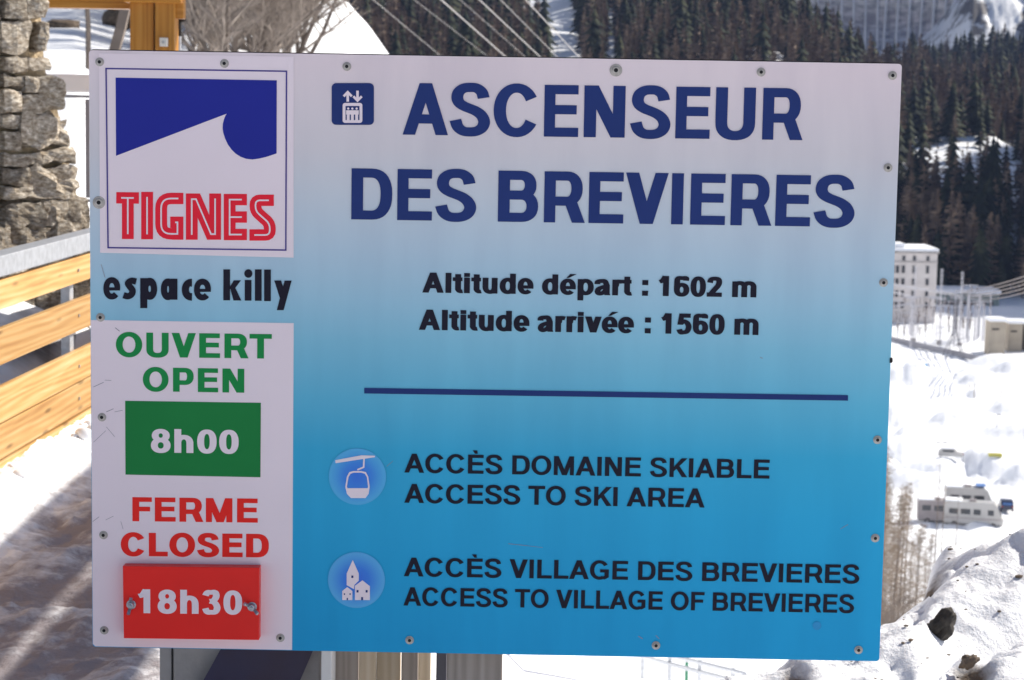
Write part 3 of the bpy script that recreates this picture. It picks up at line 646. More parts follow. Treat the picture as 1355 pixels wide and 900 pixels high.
# coordinates measured in a 1355 x 774 enlargement of photo region (120,340)-(400,500)
def resort(p):
    Y = lambda y: 774-y
    def blob(x0, y0, x1, y1, wx, wy, a0=0, a1=360, e=.92): p.ring(x0, Y(y1), x1, Y(y0), a0, a1, 30, wx=wx, wy=wy, e=e)
    def sk(x0, y0, x1, y1): p.rect(x0, Y(y1), x1, Y(y0))
    # e
    blob(82, 130, 190, 273, 37, 38, 0, 318); sk(110, 195, 189, 215)
    # s
    p.path([(292, Y(158)), (262, Y(153)), (240, Y(168)), (250, Y(188)), (268, Y(214)), (262, Y(240)), (238, Y(252)), (211, Y(245))], 5, wx=42, wy=40)
    # p
    sk(318, 136, 363, 328); blob(330, 134, 426, 275, 40, 50)
    # a (single storey)
    blob(450, 138, 542, 277, 40, 48); sk(512, 140, 556, 274)
    # c
    blob(584, 140, 712, 280, 46, 44, 90, 270); p.rect(640, Y(190), 649, Y(140)); p.rect(640, Y(280), 649, Y(232))
    # e
    blob(662, 140, 771, 279, 37, 38, 0, 318); sk(690, 205, 770, 224)
    # k
    sk(850, 80, 893, 278); p.poly([(893, Y(190)), (893, Y(205)), (915, Y(214)), (963, Y(150)), (917, Y(150))]); p.poly([(893, Y(200)), (921, Y(186)), (965, Y(279)), (915, Y(279))])
    # i l l
    sk(987, 148, 1030, 280); p.ring(984, Y(134), 1036, Y(79), 0, 360, 20, wx=26, wy=27.4, e=1)
    sk(1052, 80, 1095, 281); sk(1111, 81, 1154, 283)
    # y
    p.poly([(1176, Y(151)), (1220, Y(151)), (1254, Y(262)), (1216, Y(276))]); p.poly([(1242, Y(152)), (1287, Y(152)), (1236, Y(341)), (1192, Y(341))])
def raw_px(name, build, m, ox, oy, sc, hgt, label=None, y=-.0012, parent=None):
    p = Pen(1, 1); build(p); v, f = tris_of(p.q)
    vv = []
    for a, b in v:
        u, w = S(ox+a/sc, oy+(hgt-b)/sc); vv.append((u, y, w))
    me = bpy.data.meshes.new(name); me.from_pydata(vv, [], f); me.materials.append(m)
    ob = link(name, me, parent or sign)
    if label: ob['label'] = label
    return ob
raw_px('lettering', resort, M['black'], 120, 340, 4.839, 774, 'black condensed resort lettering')
# place name in the emblem: crimson letters with a fine inline; 900 x 900 enlargement of (130,80)-(400,350)
def rounded(pts, r, idx, n=6):
    out = []
    for i, p in enumerate(pts):
        if i not in idx: out.append(p); continue
        P, A, B = Vector(p), Vector(pts[i-1]), Vector(pts[i+1]); a = P+(A-P).normalized()*r; b = P+(B-P).normalized()*r
        out += [tuple(a*(1-t)**2+P*2*t*(1-t)+b*t*t) for t in [k/n for k in range(n+1)]]
    return out
NAME_PATHS = [
    [[(80, 606), (180, 607)], [(131, 606), (131, 788)]],
    [[(216, 580), (216, 789)]],
    [rounded([(376, 609), (278, 609), (278, 765), (350, 765), (350, 714), (318, 714)], 44, (1, 2))],
    [[(413, 791), (413, 612), (432, 612), (498, 766), (516, 766), (516, 587)]],
    [[(656, 614), (580, 614), (580, 768), (656, 768)], [(580, 691), (656, 691)]],
    [rounded([(775, 617), (694, 617), (694, 664), (757, 720), (757, 770), (667, 770)], 21, (1, 2, 3, 4), 4)]]
def name_red(p):
    for L_ in NAME_PATHS:
        for q in L_: p.path([(x, 900-y) for x, y in q], smooth=False, wx=52, wy=50)
    p.rect(325, 900-791, 376, 900-690)
def name_line(p):
    for L_ in NAME_PATHS:
        for q in L_:
            a = [(x, 900-y) for x, y in q]
            def short(P, Q, d=22):
                v = Vector(P)-Vector(Q); l = v.length; return tuple(Vector(Q)+v*(max(l-d, 1)/l))
            if not (q == [(131, 606), (131, 788)] or q == [(580, 691), (656, 691)]): a[0] = short(a[0], a[1])
            a[-1] = short(a[-1], a[-2])
            p.path(a, smooth=False, wx=7, wy=7)
raw_px('lettering', name_red, M['redl'], 130, 80, 3.3333, 900, 'crimson place name lettering in the emblem')
raw_px('letter_inlines', name_line, M['white'], 130, 80, 3.3333, 900, y=-.0018)

# lift pictogram
def lift_bg(p):
    p.poly(rrect(148, 900-745, 740, 900-160, 62, 6))
def lift_fg(p):
    Y = lambda y: 900-y
    p.path([(373, Y(420)), (373, Y(290))], smooth=False, wx=36, wy=36); p.path([(316, Y(345)), (373, Y(286)), (430, Y(345))], smooth=False, wx=34, wy=34)
    p.path([(510, Y(265)), (510, Y(390))], smooth=False, wx=36, wy=36); p.path([(452, Y(345)), (510, Y(404)), (570, Y(345))], smooth=False, wx=34, wy=34)
    o = rrect(302, Y(717), 578, Y(437), 34, 5); i = rrect(342, Y(678), 538, Y(480), 4, 5)
    for k in range(len(o)): p.poly([o[k], o[(k+1) % len(o)], i[(k+1) % len(i)], i[k]])
    for cx in (380, 438, 498):
        p.ring(cx-16, Y(532), cx+16, Y(500), 0, 360, 14, wx=15, wy=15, e=1)
        p.rect(cx-30, Y(600), cx+30, Y(540)); p.rect(cx-20, Y(678), cx+20, Y(545))
raw_px('lift_pictogram', lift_bg, M['navy'], 425, 95, 10.59, 900)
raw_px('pictogram_figures', lift_fg, M['white'], 425, 95, 10.59, 900, y=-.0018)
# round blue badges
def badge_mat(name, inner, mid, rim, R):
    m, nt, b = new_mat(name); L = nt.links.new
    tc = nt.nodes.new('ShaderNodeTexCoord'); vm = nt.nodes.new('ShaderNodeVectorMath'); vm.operation = 'LENGTH'; L(tc.outputs['Object'], vm.inputs[0])
    dv = nt.nodes.new('ShaderNodeMath'); dv.operation = 'DIVIDE'; dv.inputs[1].default_value = R; L(vm.outputs['Value'], dv.inputs[0])
    r = ramp(nt, [(0, inner), (.45, mid), (.93, rim), (1.0, rim)]); L(dv.outputs[0], r.inputs[0]); L(r.outputs[0], b.inputs['Base Color']); b.inputs['Roughness'].default_value = .45
    return m
RB = 38.5*PXM
M['badge1'] = badge_mat('gondola_badge_print', ill(24, 88, 188), ill(30, 102, 190), ill(54, 137, 192), RB)
M['badge2'] = badge_mat('village_badge_print', ill(20, 78, 185), ill(26, 96, 188), ill(58, 134, 192), RB)
for (px, py), mn, nm in (((473, 630.7), 'badge1', 'gondola_badge'), ((471.7, 767.5), 'badge2', 'village_badge')):
    u, w = S(px, py); o = MB().sheet([(RB*math.cos(2*math.pi*k/48), RB*math.sin(2*math.pi*k/48)) for k in range(48)], 0).build(nm, M[mn], sign, (u, -.0012, w))
def gondola(p):
    Y = lambda y: 900-y
    p.poly([(70, Y(108)), (72, Y(123)), (267, Y(93)), (267, Y(86)), (200, Y(84))])
    p.path([(213, Y(100)), (211, Y(143)), (180, Y(156))], smooth=False, wx=8, wy=8)
    o = [(128, Y(190)), (140, Y(167)), (160, Y(162)), (200, Y(162)), (222, Y(167)), (234, Y(190)), (241, Y(240)), (236, Y(275)), (220, Y(296)), (148, Y(296)), (128, Y(275)), (120, Y(240))]
    i = [(136, Y(192)), (146, Y(175)), (162, Y(170)), (198, Y(170)), (217, Y(175)), (227, Y(192)), (233, Y(238)), (228, Y(262)), (200, Y(262)), (160, Y(262)), (136, Y(262)), (128, Y(238))]
    for k in range(12): p.poly([o[k], o[(k+1) % 12], i[(k+1) % 12], i[k]])
    p.poly([(122, Y(247)), (239, Y(247)), (236, Y(275)), (220, Y(296)), (148, Y(296)), (128, Y(275))])
def village(p):
    Y = lambda y: 900-y
    p.poly([(157, Y(603)), (187, Y(670)), (187, Y(706)), (165, Y(727)), (163, Y(748)), (127, Y(728)), (127, Y(670))])
    p.poly([(168, Y(731)), (205, Y(704)), (242, Y(733)), (242, Y(802)), (168, Y(802))])
    p.poly([(105, Y(757)), (130, Y(737)), (155, Y(757)), (155, Y(802)), (105, Y(802))])
def village_dark(p):
    Y = lambda y: 900-y
    for x, y in ((155, 686), (181, 758), (226, 758)): p.rect(x-5, Y(y+6), x+5, Y(y-6))
    for x, y in ((116, 772), (144, 772)): p.rect(x-3, Y(y+4), x+3, Y(y-4))
    p.rect(199, Y(802), 208, Y(787)); p.rect(127, Y(802), 133, Y(791))
raw_px('gondola_pictogram', gondola, M['white'], 425, 580, 3.75, 900, y=-.0018)
raw_px('village_pictogram', village, M['white'], 425, 580, 3.75, 900, y=-.0018)
raw_px('pictogram_windows', village_dark, M['navy'], 425, 580, 3.75, 900, y=-.0024)['kind'] = 'stuff'

# removable closing-time plate with wing nuts
u0, w0 = S(165.9, 745.2); u1, w1 = S(345.4, 747.3); u2, w2 = S(344.9, 842.4); u3, w3 = S(167.3, 840.0)
o = MB(); ys_ = (-.0280, -.0008); q = [(u0, w0), (u1, w1), (u2, w2), (u3, w3)]
o.prism(q, *ys_); plate = o.build('closing_time_plate', M['redp'], sign, bevel=.0007)
text('lettering', '18h30', M['white'], 185.7, 806.8, 322.9, 808.6, 775.4, 176, 136, 'white closing time figures', y=-.0285, parent=plate)
M['nut'] = mat('wing_nut_zinc', (.42, .45, .50), .3, .25, 80, metal=.85, spec=.6)
for (px, py, ang) in ((177.1, 795.6, 80), (336.0, 798.4, -38)):
    u, w = S(px, py); o = MB()
    o.tube((0, -.0, 0), (0, -.012, 0), .0075, .0062, 12); o.tube((0, -.012, 0), (0, -.017, 0), .0034, .0030, 10); o.tube((0, -.0, 0), (0, -.0015, 0), .0098, n=14)
    for sgn in (1, -1):
        c, s_ = math.cos(rad(ang))*sgn, math.sin(rad(ang))*sgn
        P = lambda r, t, d: (c*r-s_*t, -d, s_*r+c*t)
        o.add([P(.005, -.0028, .004), P(.005, .0028, .004), P(.0185, .0034, .016), P(.0185, -.0030, .016), P(.005, -.0028, .009), P(.005, .0028, .009), P(.0150, .0034, .021), P(.0150, -.0030, .021)],
              [(0, 1, 2, 3), (4, 7, 6, 5), (0, 4, 5, 1), (1, 5, 6, 2), (2, 6, 7, 3), (3, 7, 4, 0)])
    o.build('wing_nut', M['nut'], plate, (u, -.0282, w), bevel=.0004)
# screws along the border
def screw_mesh(R, hexa=False):
    o = MB(); o.tube((0, 0, 0), (0, -.0012, 0), R, R*.93, 20); o.tube((0, -.0012, 0), (0, -.0034, 0), R*.72, R*.55, 14 if not hexa else 6)
    return o.mesh('screw', M['screw'], bevel=0)
def hole_mesh(R): return MB().tube((0, -.0034, 0), (0, -.0038, 0), R*.40, R*.38, 10).mesh('screw_socket', M['dark'])
sm, shm, bgm, bhm = screw_mesh(.0088), hole_mesh(.0088), screw_mesh(.0125), hole_mesh(.0105)
SCR = [(132, 82), (297, 84), (459, 88), (1007, 95.5), (1181, 100), (133, 420), (135, 552), (137, 708), (138, 834), (1175, 222), (1169, 374), (1161, 582), (1158, 712), (1136, 860), (371, 844), (542, 847), (868, 854)]
for px, py in SCR:
    u, w = S(px, py); s_ = link('screw', sm, sign, (u, -.0006, w)); link('screw_socket', shm, s_)
for px, py in ((815, 93), (131, 268)):
    u, w = S(px, py); s_ = link('screw', bgm, sign, (u, -.0006, w)); link('screw_socket', bhm, s_)
u, w = S(1180, 477); MB().tube((X1-.002, .004, w), (X1+.004, .004, w), .007, .005, 8).build('edge_bolt', M['dark'], sign)
# scratches and scuffs
sc_ = MB()
for (a, b, t) in (((673, 719.5), (697, 722), .6), ((697, 722), (718, 724.5), .4), ((134, 350), (139, 367), .6), ((153, 434), (158, 438), 1.), ((124, 512), (137, 506), .7), ((139, 503), (147, 503.5), .6), ((141, 545), (150, 541), .8), ((152, 545), (162, 543), .6), ((123, 690), (131, 684), .6), ((141, 565), (152, 578), .5), ((124, 585), (140, 570), .5), ((845, 842), (850, 845), 1.0), ((872, 845), (868, 841), .7), ((140, 688), (150, 683), .5), ((160, 690), (163, 700), .5), ((1006, 473), (1009, 474), .8), ((1112, 700), (1122, 694), .5), ((520, 610), (512, 617), .4)):
    linepx(sc_, a, b, t, -.0010)
sc_.build('scratches', M['scratch'], sign)['kind'] = 'stuff'
o = MB(); u, w = S(1081, 828); o.sheet([(u+.009*math.cos(k*.5236), w+.009*math.sin(k*.5236)) for k in range(12)], -.0011); M['smudge'] = mat('faded_spot', ill(27, 112, 168), .5, .05, 30); o.build('faded_spot', M['smudge'], sign)
# frame tubes behind the board and the timber post that carries it
o = MB(); 
for z in (Z0+.12, Z1-.12): o.box((X0+.05, .031, z-.02), (X1-.05, .06, z+.02))
o.build('frame_rails', M['steel'], sign)
a = S(595, 870)[0]*1.04; b_ = S(662, 870)[0]*1.0
pz = hitp(628, 880, Vector((0, 4.3, 0)), Vector((0, -1, 0)))
o = MB(); o.box((a-.005, .062, -.3), (b_+.004, .17, Z1-.25)); o.build('post', M['grey_wood'], sign, bevel=.004)

# things standing behind the lower edge of the board ------------------------------------
def slab(name, label, cat, px0, px1, Y, depth, ztop, m, lean=0, group=None, bevel=.004):
    x0 = at(px0, 880, Y).x; x1 = at(px1, 880, Y).x
    t = thing(name, label, cat, ((x0+x1)/2, Y, -.25), 0, group)
    w = (x1-x0)/2
    o = MB(); o.box((-w, 0, 0), (w, depth, ztop+.25))
    for i, v in enumerate(o.v):
        if v[2] > 0: o.v[i] = (v[0]+lean*(v[2]), v[1], v[2])
    return t, o, w
YB = 4.62
t, o, w = slab('utility_cabinet', 'pale grey metal utility cabinet below the left half of the board', 'cabinet', 211, 425, YB, .32, .84, None)
M['cabinet'] = mat('cabinet_grey_paint', (.40, .375, .36), .6, .12, 14, .2, 60)
M['cabside'] = M['cabinet']
o.build('body', M['cabinet'], t, bevel=.004)
sx = at(228, 880, YB).x-t.location.x
MB().box((sx-.0015, -.003, .02), (sx+.0015, .0, 1.05)).build('door_gap', M['dark'], t)
MB().box((sx+.004, -.006, .02), (w-.004, -.0005, 1.06)).build('door', M['cabinet'], t, bevel=.002)
# dark sheet leaning on the cabinet: edges run from upper right to lower left
M['navysheet'] = mat('dark_navy_sheet', (.030, .030, .075), .35, .25, 6, .1, 20, spec=.4, col2=(.045, .032, .06))
q = [hitp(*c, Vector((0, YB-.03, 0)), Vector((0, -1, 0))) for c in ((297, 850), (419, 850), (354, 1000), (214, 1000))]
bl = thing('dark_sheet', 'dark navy sheet leaning slanted against the grey cabinet', 'sheet', (q[3].x, YB-.03, q[3].z))
MB().prism([(v.x-q[3].x, v.z-q[3].z) for v in q], -.006, .006).build('sheet', M['navysheet'], bl)
# timber uprights; pale boards hold the sunlight of side faces in their colour
M['whitepaint'] = mat('white_lacquered_metal', (.80, .80, .80), .5, .04, 5)
for (p0, p1, Y, dz, mm_, nm, lb, ln) in (
        (425, 439, 4.50, .12, 'whitepaint', 'white_post', 'narrow white metal post between cabinet and first grey board', 0),
        (443, 474, 4.60, .03, 'grey_wood', 'timber_board', 'weathered grey board immediately right of the narrow white post', 0),
        (473, 497, 4.66, .03, 'pale_wood', 'timber_board', 'sunlit-toned pale board with its edge against the first grey board', 0),
        (498, 530, 4.68, .03, 'pale_wood', 'timber_board', 'wider sunlit-toned pale board left of the second grey board', .0),
        (531, 553, 4.60, .03, 'grey_wood', 'timber_board', 'narrow weathered grey board between two pale boards', 0),
        (552, 570, 4.66, .03, 'pale_wood', 'timber_board', 'narrow sunlit-toned pale board left of the dark metal strip', 0),
        (577, 591, 4.58, .02, 'sheetgrey', 'metal_strip', 'dark slate grey metal strip beside the sign post', 0)):
    if mm_ == 'sheetgrey': M['sheetgrey'] = M.get('sheetgrey') or mat('slate_grey_metal', (.09, .09, .11), .5, .1, 10)
    t, o, w = slab(nm, lb, nm.split('_')[-1], p0, p1, Y, dz, .80, None, ln)
    ob = o.build(nm, M[mm_], None, t.location, bevel=.003)
    for k in ('label', 'category'): ob[k] = t[k]
    nm2 = t.name; bpy.data.objects.remove(t); ob.name = nm2

# ------------------------------------------------------------------ railing
RX0, RY0 = -2.105, 8.6; RDIR = Vector((math.sin(rad(2.48)), math.cos(rad(2.48)), 0)); RN = Vector((RDIR.y, -RDIR.x, 0)); RP = Vector((RX0, RY0, 0))
rail = thing('railing', 'wooden plank railing with galvanised handrail along the left of the snowy path', 'railing', (RX0, RY0, 0), -rad(2.48))
# local frame of the root: +Y along the rail, +X towards the path
def rz_at(px, py): return hitp(px, py, RP, RN).z
tops = [(371.5, 410.5), (436, 484), (513.5, 561), (563.5, 609.5), (612.5, 661)]
for k, (ya, yb) in enumerate(tops):
    z1, z0 = rz_at(0, ya), rz_at(0, yb)
    for seg, (s0, s1) in enumerate(((-4.2, -1.205), (-1.195, 2.395), (2.405, 5.6))):
        j = random.uniform(-.002, .002)
        MB().box((-.030+j, s0, z0), (0+j, s1, z1)).build('plank', M['plank'], rail, bevel=.004)
zt, zb = rz_at(0, 338), rz_at(0, 366)
MB().box((-.085, -4.2, zb), (.012, 5.6, zt)).build('handrail', M['steel'], rail, bevel=.005)
for s in (-3.1, 1.42-.15, 4.1):
    MB().box((-.075, s-.035, -.25), (-.032, s+.035, zb-.002)).build('post', M['steel'], rail, bevel=.003)
    for z1, z0 in [((rz_at(0, a)+rz_at(0, b))/2, 0) for a, b in tops]: MB().tube((0, s, z1), (.006, s, z1), .008, n=8).build('bolt', M['screw'], rail)

# snow crumbs at the foot of the planks
o = MB()
def lump(o, c, r, seed, sub=2):
    bm = bmesh.new(); bmesh.ops.create_icosphere(bm, subdivisions=sub, radius=1)
    rr = random.Random(seed); off = Vector((rr.random()*9, rr.random()*9, rr.random()*9))
    from mathutils import noise
    vs = [v.co*(1+.45*noise.noise(v.co*1.3+off)+(.22*noise.noise(v.co*3.5+off)+.1*noise.noise(v.co*8+off) if sub > 2 else 0)) for v in bm.verts]
    o.add([(c[0]+v.x*r[0], c[1]+v.y*r[1], c[2]+v.z*r[2]) for v in vs], [tuple(v.index for v in f.verts) for f in bm.faces]); bm.free()
for k in range(60):
    s = random.uniform(-2.2, 3.5); r = random.uniform(.012, .04)
    p_ = RP + RDIR*s + RN*random.uniform(.02, .12); lump(o, (p_.x, p_.y, .075+r*.2), (r, r, r*.8), k)
o.build('snow_crumbs', M['snow_cap'], smooth=True); tag(bpy.data.objects['snow_crumbs'], 'small crumbs of snow along the foot of the planks', 'snow', kind='stuff')

# ------------------------------------------------------------------ stone wall
def stone_mat():
    m, nt, b = new_mat('lichen_schist'); L = nt.links.new
    tc = nt.nodes.new('ShaderNodeTexCoord'); oi = nt.nodes.new('ShaderNodeObjectInfo')
    ad = nt.nodes.new('ShaderNodeVectorMath'); ad.operation = 'ADD'; mu = nt.nodes.new('ShaderNodeMath'); mu.operation = 'MULTIPLY'; mu.inputs[1].default_value = 50
    L(oi.outputs['Random'], mu.inputs[0]); L(tc.outputs['Object'], ad.inputs[0]); L(mu.outputs[0], ad.inputs[1])
    n = nt.nodes.new('ShaderNodeTexNoise'); n.inputs['Scale'].default_value = 26; n.inputs['Detail'].default_value = 9; n.inputs['Roughness'].default_value = .7
    mp = nt.nodes.new('ShaderNodeMapping'); mp.inputs['Scale'].default_value = (1, 1, 2.2); mp.inputs['Rotation'].default_value = (0, .3, .2)
    L(ad.outputs[0], mp.inputs[0]); L(mp.outputs[0], n.inputs['Vector'])
    r = ramp(nt, [(.28, (.06, .048, .036)), (.42, (.25, .20, .145)), (.55, (.45, .395, .32)), (.68, (.85, .79, .69))]); L(n.outputs[0], r.inputs[0])
    hs = nt.nodes.new('ShaderNodeHueSaturation'); mr = nt.nodes.new('ShaderNodeMapRange'); mr.inputs[3].default_value = .7; mr.inputs[4].default_value = 1.45
    L(oi.outputs['Random'], mr.inputs[0]); L(mr.outputs[0], hs.inputs['Value']); L(r.outputs[0], hs.inputs['Color']); L(hs.outputs[0], b.inputs['Base Color'])
    n2 = nt.nodes.new('ShaderNodeTexNoise'); n2.inputs['Scale'].default_value = 18; n2.inputs['Detail'].default_value = 9; n2.inputs['Roughness'].default_value = .65; L(mp.outputs[0], n2.inputs['Vector'])
    bp = nt.nodes.new('ShaderNodeBump'); bp.inputs['Strength'].default_value = 1; bp.inputs['Distance'].default_value = .035; L(n2.outputs[0], bp.inputs['Height']); L(bp.outputs[0], b.inputs['Normal'])
    b.inputs['Roughness'].default_value = .85
    return m
M['stone'] = stone_mat(); M['mortar'] = mat('tan_lime_mortar', (.58, .46, .30), .9, .25, 20, .8, 40, bdist=.02)
M['hollow'] = mat('dark_joint_stone', (.05, .045, .04), .9, .3, 30)
WE = Vector((-2.40, 12.0, 0)); WD = Vector((-.66, -.751, 0)).normalized(); WN = Vector((-WD.y, WD.x, 0))
if WN.dot(Vector((1, -1, 0))) < 0: WN = -WN
wall = thing('stone_wall', 'rough fieldstone wall of a building behind the railing on the left', 'wall', (WE.x, WE.y, -1.0), math.atan2(WD.y, WD.x))
WNs = 1 if WN.dot(Vector((-WD.y, WD.x, 0))) > 0 else -1      # local +Y or -Y is the face
def W(px, py):
    p = hitp(px, py, WE, WN)-WE; return (p.dot(WD), p.z+1.0)
prof = [(52, -70), (54, 0), (60, 90), (76, 140), (87, 190), (98, 240), (111, 290), (115, 330), (115, 420), (116, 520)]
pp = [W(*q) for q in prof]
ring_ = pp + [(3.2, pp[-1][1]), (3.2, pp[0][1])]
o = MB(); o.prism(ring_, -.5*WNs, -.008*WNs); o.build('mortar', M['mortar'], wall)
from mathutils import noise as mnoise
def stone(x0, y0, x1, y1, proud=.07, seed=None, m='stone', px=True, skew=0):
    if px: a, z1 = W(x0-7, y0); b, z0 = W(x1-5, y1)
    else: a, z1, b, z0 = x0, y1, x1, y0
    lo, hi = min(a, b), max(a, b)
    cx, cz, hx, hz = (lo+hi)/2, (z0+z1)/2, (hi-lo)/2, abs(z1-z0)/2
    bm = bmesh.new(); bmesh.ops.create_cube(bm, size=2)
    bmesh.ops.subdivide_edges(bm, edges=bm.edges[:], cuts=5, use_grid_fill=True)
    r = random.Random(seed if seed is not None else hash((round(cx, 3), round(cz, 3)))); off = Vector((r.random()*30, r.random()*30, r.random()*30))
    for v in bm.verts:
        c = v.co.copy(); s = c.normalized(); c = c.lerp(s*1.3, .28)
        c = Vector((c.x*hx*1.03, c.y*(.07+proud*.4), c.z*hz*1.04))
        wv = Vector((cx+c.x, c.y, cz+c.z))
        k = mnoise.noise(wv*9+off)*.05 + mnoise.noise(wv*24+off)*.022 + mnoise.noise(wv*3.5+off)*.04 - abs(mnoise.noise(wv*7+off*2))*.05
        n_ = Vector((v.co.x/max(hx, .02), v.co.y*6, v.co.z/max(hz, .02))).normalized()
        c = c + n_*k*min(1, max(hx, hz)*6)
        v.co = c + Vector((skew*c.z, 0, 0))
    me = bpy.data.meshes.new('stone'); bm.to_mesh(me); bm.free(); me.materials.append(M[m])
    return link('stone', me, wall, (cx, WNs*(-.03+proud*.2), cz))
ST = [(0, -6, 30, 26), (30, -8, 55, 27), (-2, 28, 33, 70), (45, 29, 59, 70), (0, 74, 30, 95), (30, 76, 63, 94), (0, 97, 26, 116), (27, 100, 44, 122), (43, 103, 79, 143), (0, 118, 24, 150), (24, 124, 52, 150),
      (0, 152, 22, 170), (0, 172, 20, 198), (25, 151, 89, 195), (0, 200, 47, 219), (49, 196, 93, 217), (32, 220, 101, 262), (0, 222, 31, 243), (0, 245, 36, 262), (0, 263, 53, 302), (54, 264, 84, 300), (84, 261, 117, 305),
      (9, 302, 76, 332), (70, 290, 101, 318), (-12, 300, 8, 340), (0, 334, 60, 372), (60, 330, 98, 372), (98, 310, 119, 372), (0, 376, 44, 420), (45, 374, 92, 410), (92, 374, 120, 425), (0, 424, 60, 470), (60, 412, 119, 470), (70, 472, 119, 520), (0, 474, 66, 520),
      (10, -60, 52, -10), (-32, -60, 8, -10), (-40, -8, -3, 28)]
for q in ST: stone(*q, proud=random.uniform(.05, .10))
o = MB()
e = W(33, 38); f_ = W(45, 66)
# rest of the wall to the left, outside the photograph
zt_ = pp[0][1]
xx0 = W(-6, 150)[0]
z = .15; rr = random.Random(3)
while z < zt_:
    h = rr.uniform(.10, .2); x = xx0+rr.uniform(.02, .1)+.02
    while x < 3.1:
        w = rr.uniform(.14, .34); stone(x, z, x+w-.015, z+h-.015, proud=rr.uniform(.04, .09), px=False); x += w
    z += h

# ------------------------------------------------------------------ timber shelter at the left
YS = 12.6
shel = thing('timber_shelter', 'orange varnished timber shelter frame with post and crossbeam at top left', 'shelter', (at(200, 60, YS).x, YS, 0))
sx0 = shel.location.x
def bx(name, m, x0, x1, y0, y1, Ya, Yb, bevel=.006, parent=shel):
    a = at(x0, y0, Ya); b = at(x1, y1, Ya)
    o = MB(); o.box((a.x-sx0, Ya-YS, b.z), (b.x-sx0, Yb-YS, a.z)); return o.build(name, m, parent, bevel=bevel)
def bz(name, m, x0, x1, Ya, Yb, z0, z1, bevel=.006):
    a = at(x0, 60, Ya).x; b = at(x1, 60, Ya).x
    return MB().box((a-sx0, Ya-YS, z0), (b-sx0, Yb-YS, z1)).build(name, m, shel, bevel=bevel)
bz('post', M['beam'], 172, 203.3, YS, YS+.13, -.3, 2.6)
bz('post', M['beam'], 205, 231, YS-.02, YS+.13, -.3, 2.6)
bx('beam', M['beamx'], -60, 178, -60, 12, YS+.13, YS+.27)
bx('beam', M['beamx'], 173, 330, -45, -2, YS+.12, YS+.26)
bx('brace', M['beamx'], 229, 243, -30, 25, YS+.02, YS+.10)
bx('beam', M['beamx'], 163, 240, -40, 4, YS-.05, YS+.10)
# purlins running over the walkway (they cast the two bands of shade on the snow)
ZP = 3.0; sh = SUNV.xy/SUNV.z
def purlin(xg0, xg1):        # wanted ground shadow between xg0 and xg1
    x0, x1 = xg0+sh.x*ZP, xg1+sh.x*ZP
    MB().box((x0-sx0+.02, 4.0+sh.y*ZP-YS-3, ZP), (x1-sx0-.02, 17-YS, ZP+.12)).build('purlin', M['beam'], shel, bevel=.006)
purlin(-1.75, -1.43); purlin(-1.30, -1.02)
MB().box((-.1, 0, ZP-.16), (6.7, .14, ZP-.002)).build('crossbeam', M['beamx'], shel)
MB().box((-.1, .0, 2.603), (.1, .13, ZP-.165)).build('post_head', M['beam'], shel)
bz2 = MB().box((6.4, 0, -3), (6.56, .14, ZP-.165)).build('post', M['beam'], shel)
# white sensor box on the post
a = at(217, 56, YS-.03)
sb = thing('sensor_box', 'small white plastic box fixed on the orange timber post', 'box', tuple(a))
M['whiteplast'] = mat('white_plastic', (.75, .74, .70), .4, .05, 10)
MB().box((-.020, -.04, -.026), (.024, .008, .026)).build('housing', M['whiteplast'], sb, bevel=.004)
MB().tube((.002, -.041, 0), (.002, -.044, 0), .009, n=10).build('lens', M['steel'], sb)
# slim pole lamp right of the post
a = at(237, 70, 12.9); pc = thing('slim_pole', 'thin grey pole with dark head just right of the timber post', 'pole', (a.x, 12.9, a.z-2))
MB().tube((0, 0, 0), (0, 0, 2.1), .012, n=8).build('pole', M['steel'], pc)
MB().tube((0, 0, 2.10), (0, 0, 2.19), .018, .014, 8).build('head', M['dark'], pc); MB().tube((-.03, 0, 2.18), (.04, 0, 2.205), .012, n=6).build('arm', M['dark'], pc)

# grey steel frame beyond the wall's corner
YF = 13.5
a0 = at(60, 126, YF); ft = thing('snowy_barrier', 'grey steel barrier with snow on its top rail beside the stone wall', 'frame', (at(100, 200, YF).x, YF, zat(100, 340, YF)))
def fb(name, m, x0, x1, y0, y1, d=.06, bevel=.003, yo=0.):
    a = at(x0, y0, YF)-ft.location; b = at(x1, y1, YF)-ft.location
    return MB().box((a.x, yo, b.z), (b.x, yo+d, a.z)).build(name, m, ft, bevel=bevel)
M['slate'] = mat('grey_painted_steel', (.26, .26, .29), .5, .1, 10)
fb('top_rail', M['slate'], 30, 190, 124.5, 131); fb('snow_ledge', M['snow_cap'], 28, 192, 97, 124, .25, .015, -.05)
fb('upright', M['slate'], 112.5, 119, 131.5, 262); fb('lower_rail', M['slate'], 30, 190, 262.5, 269)

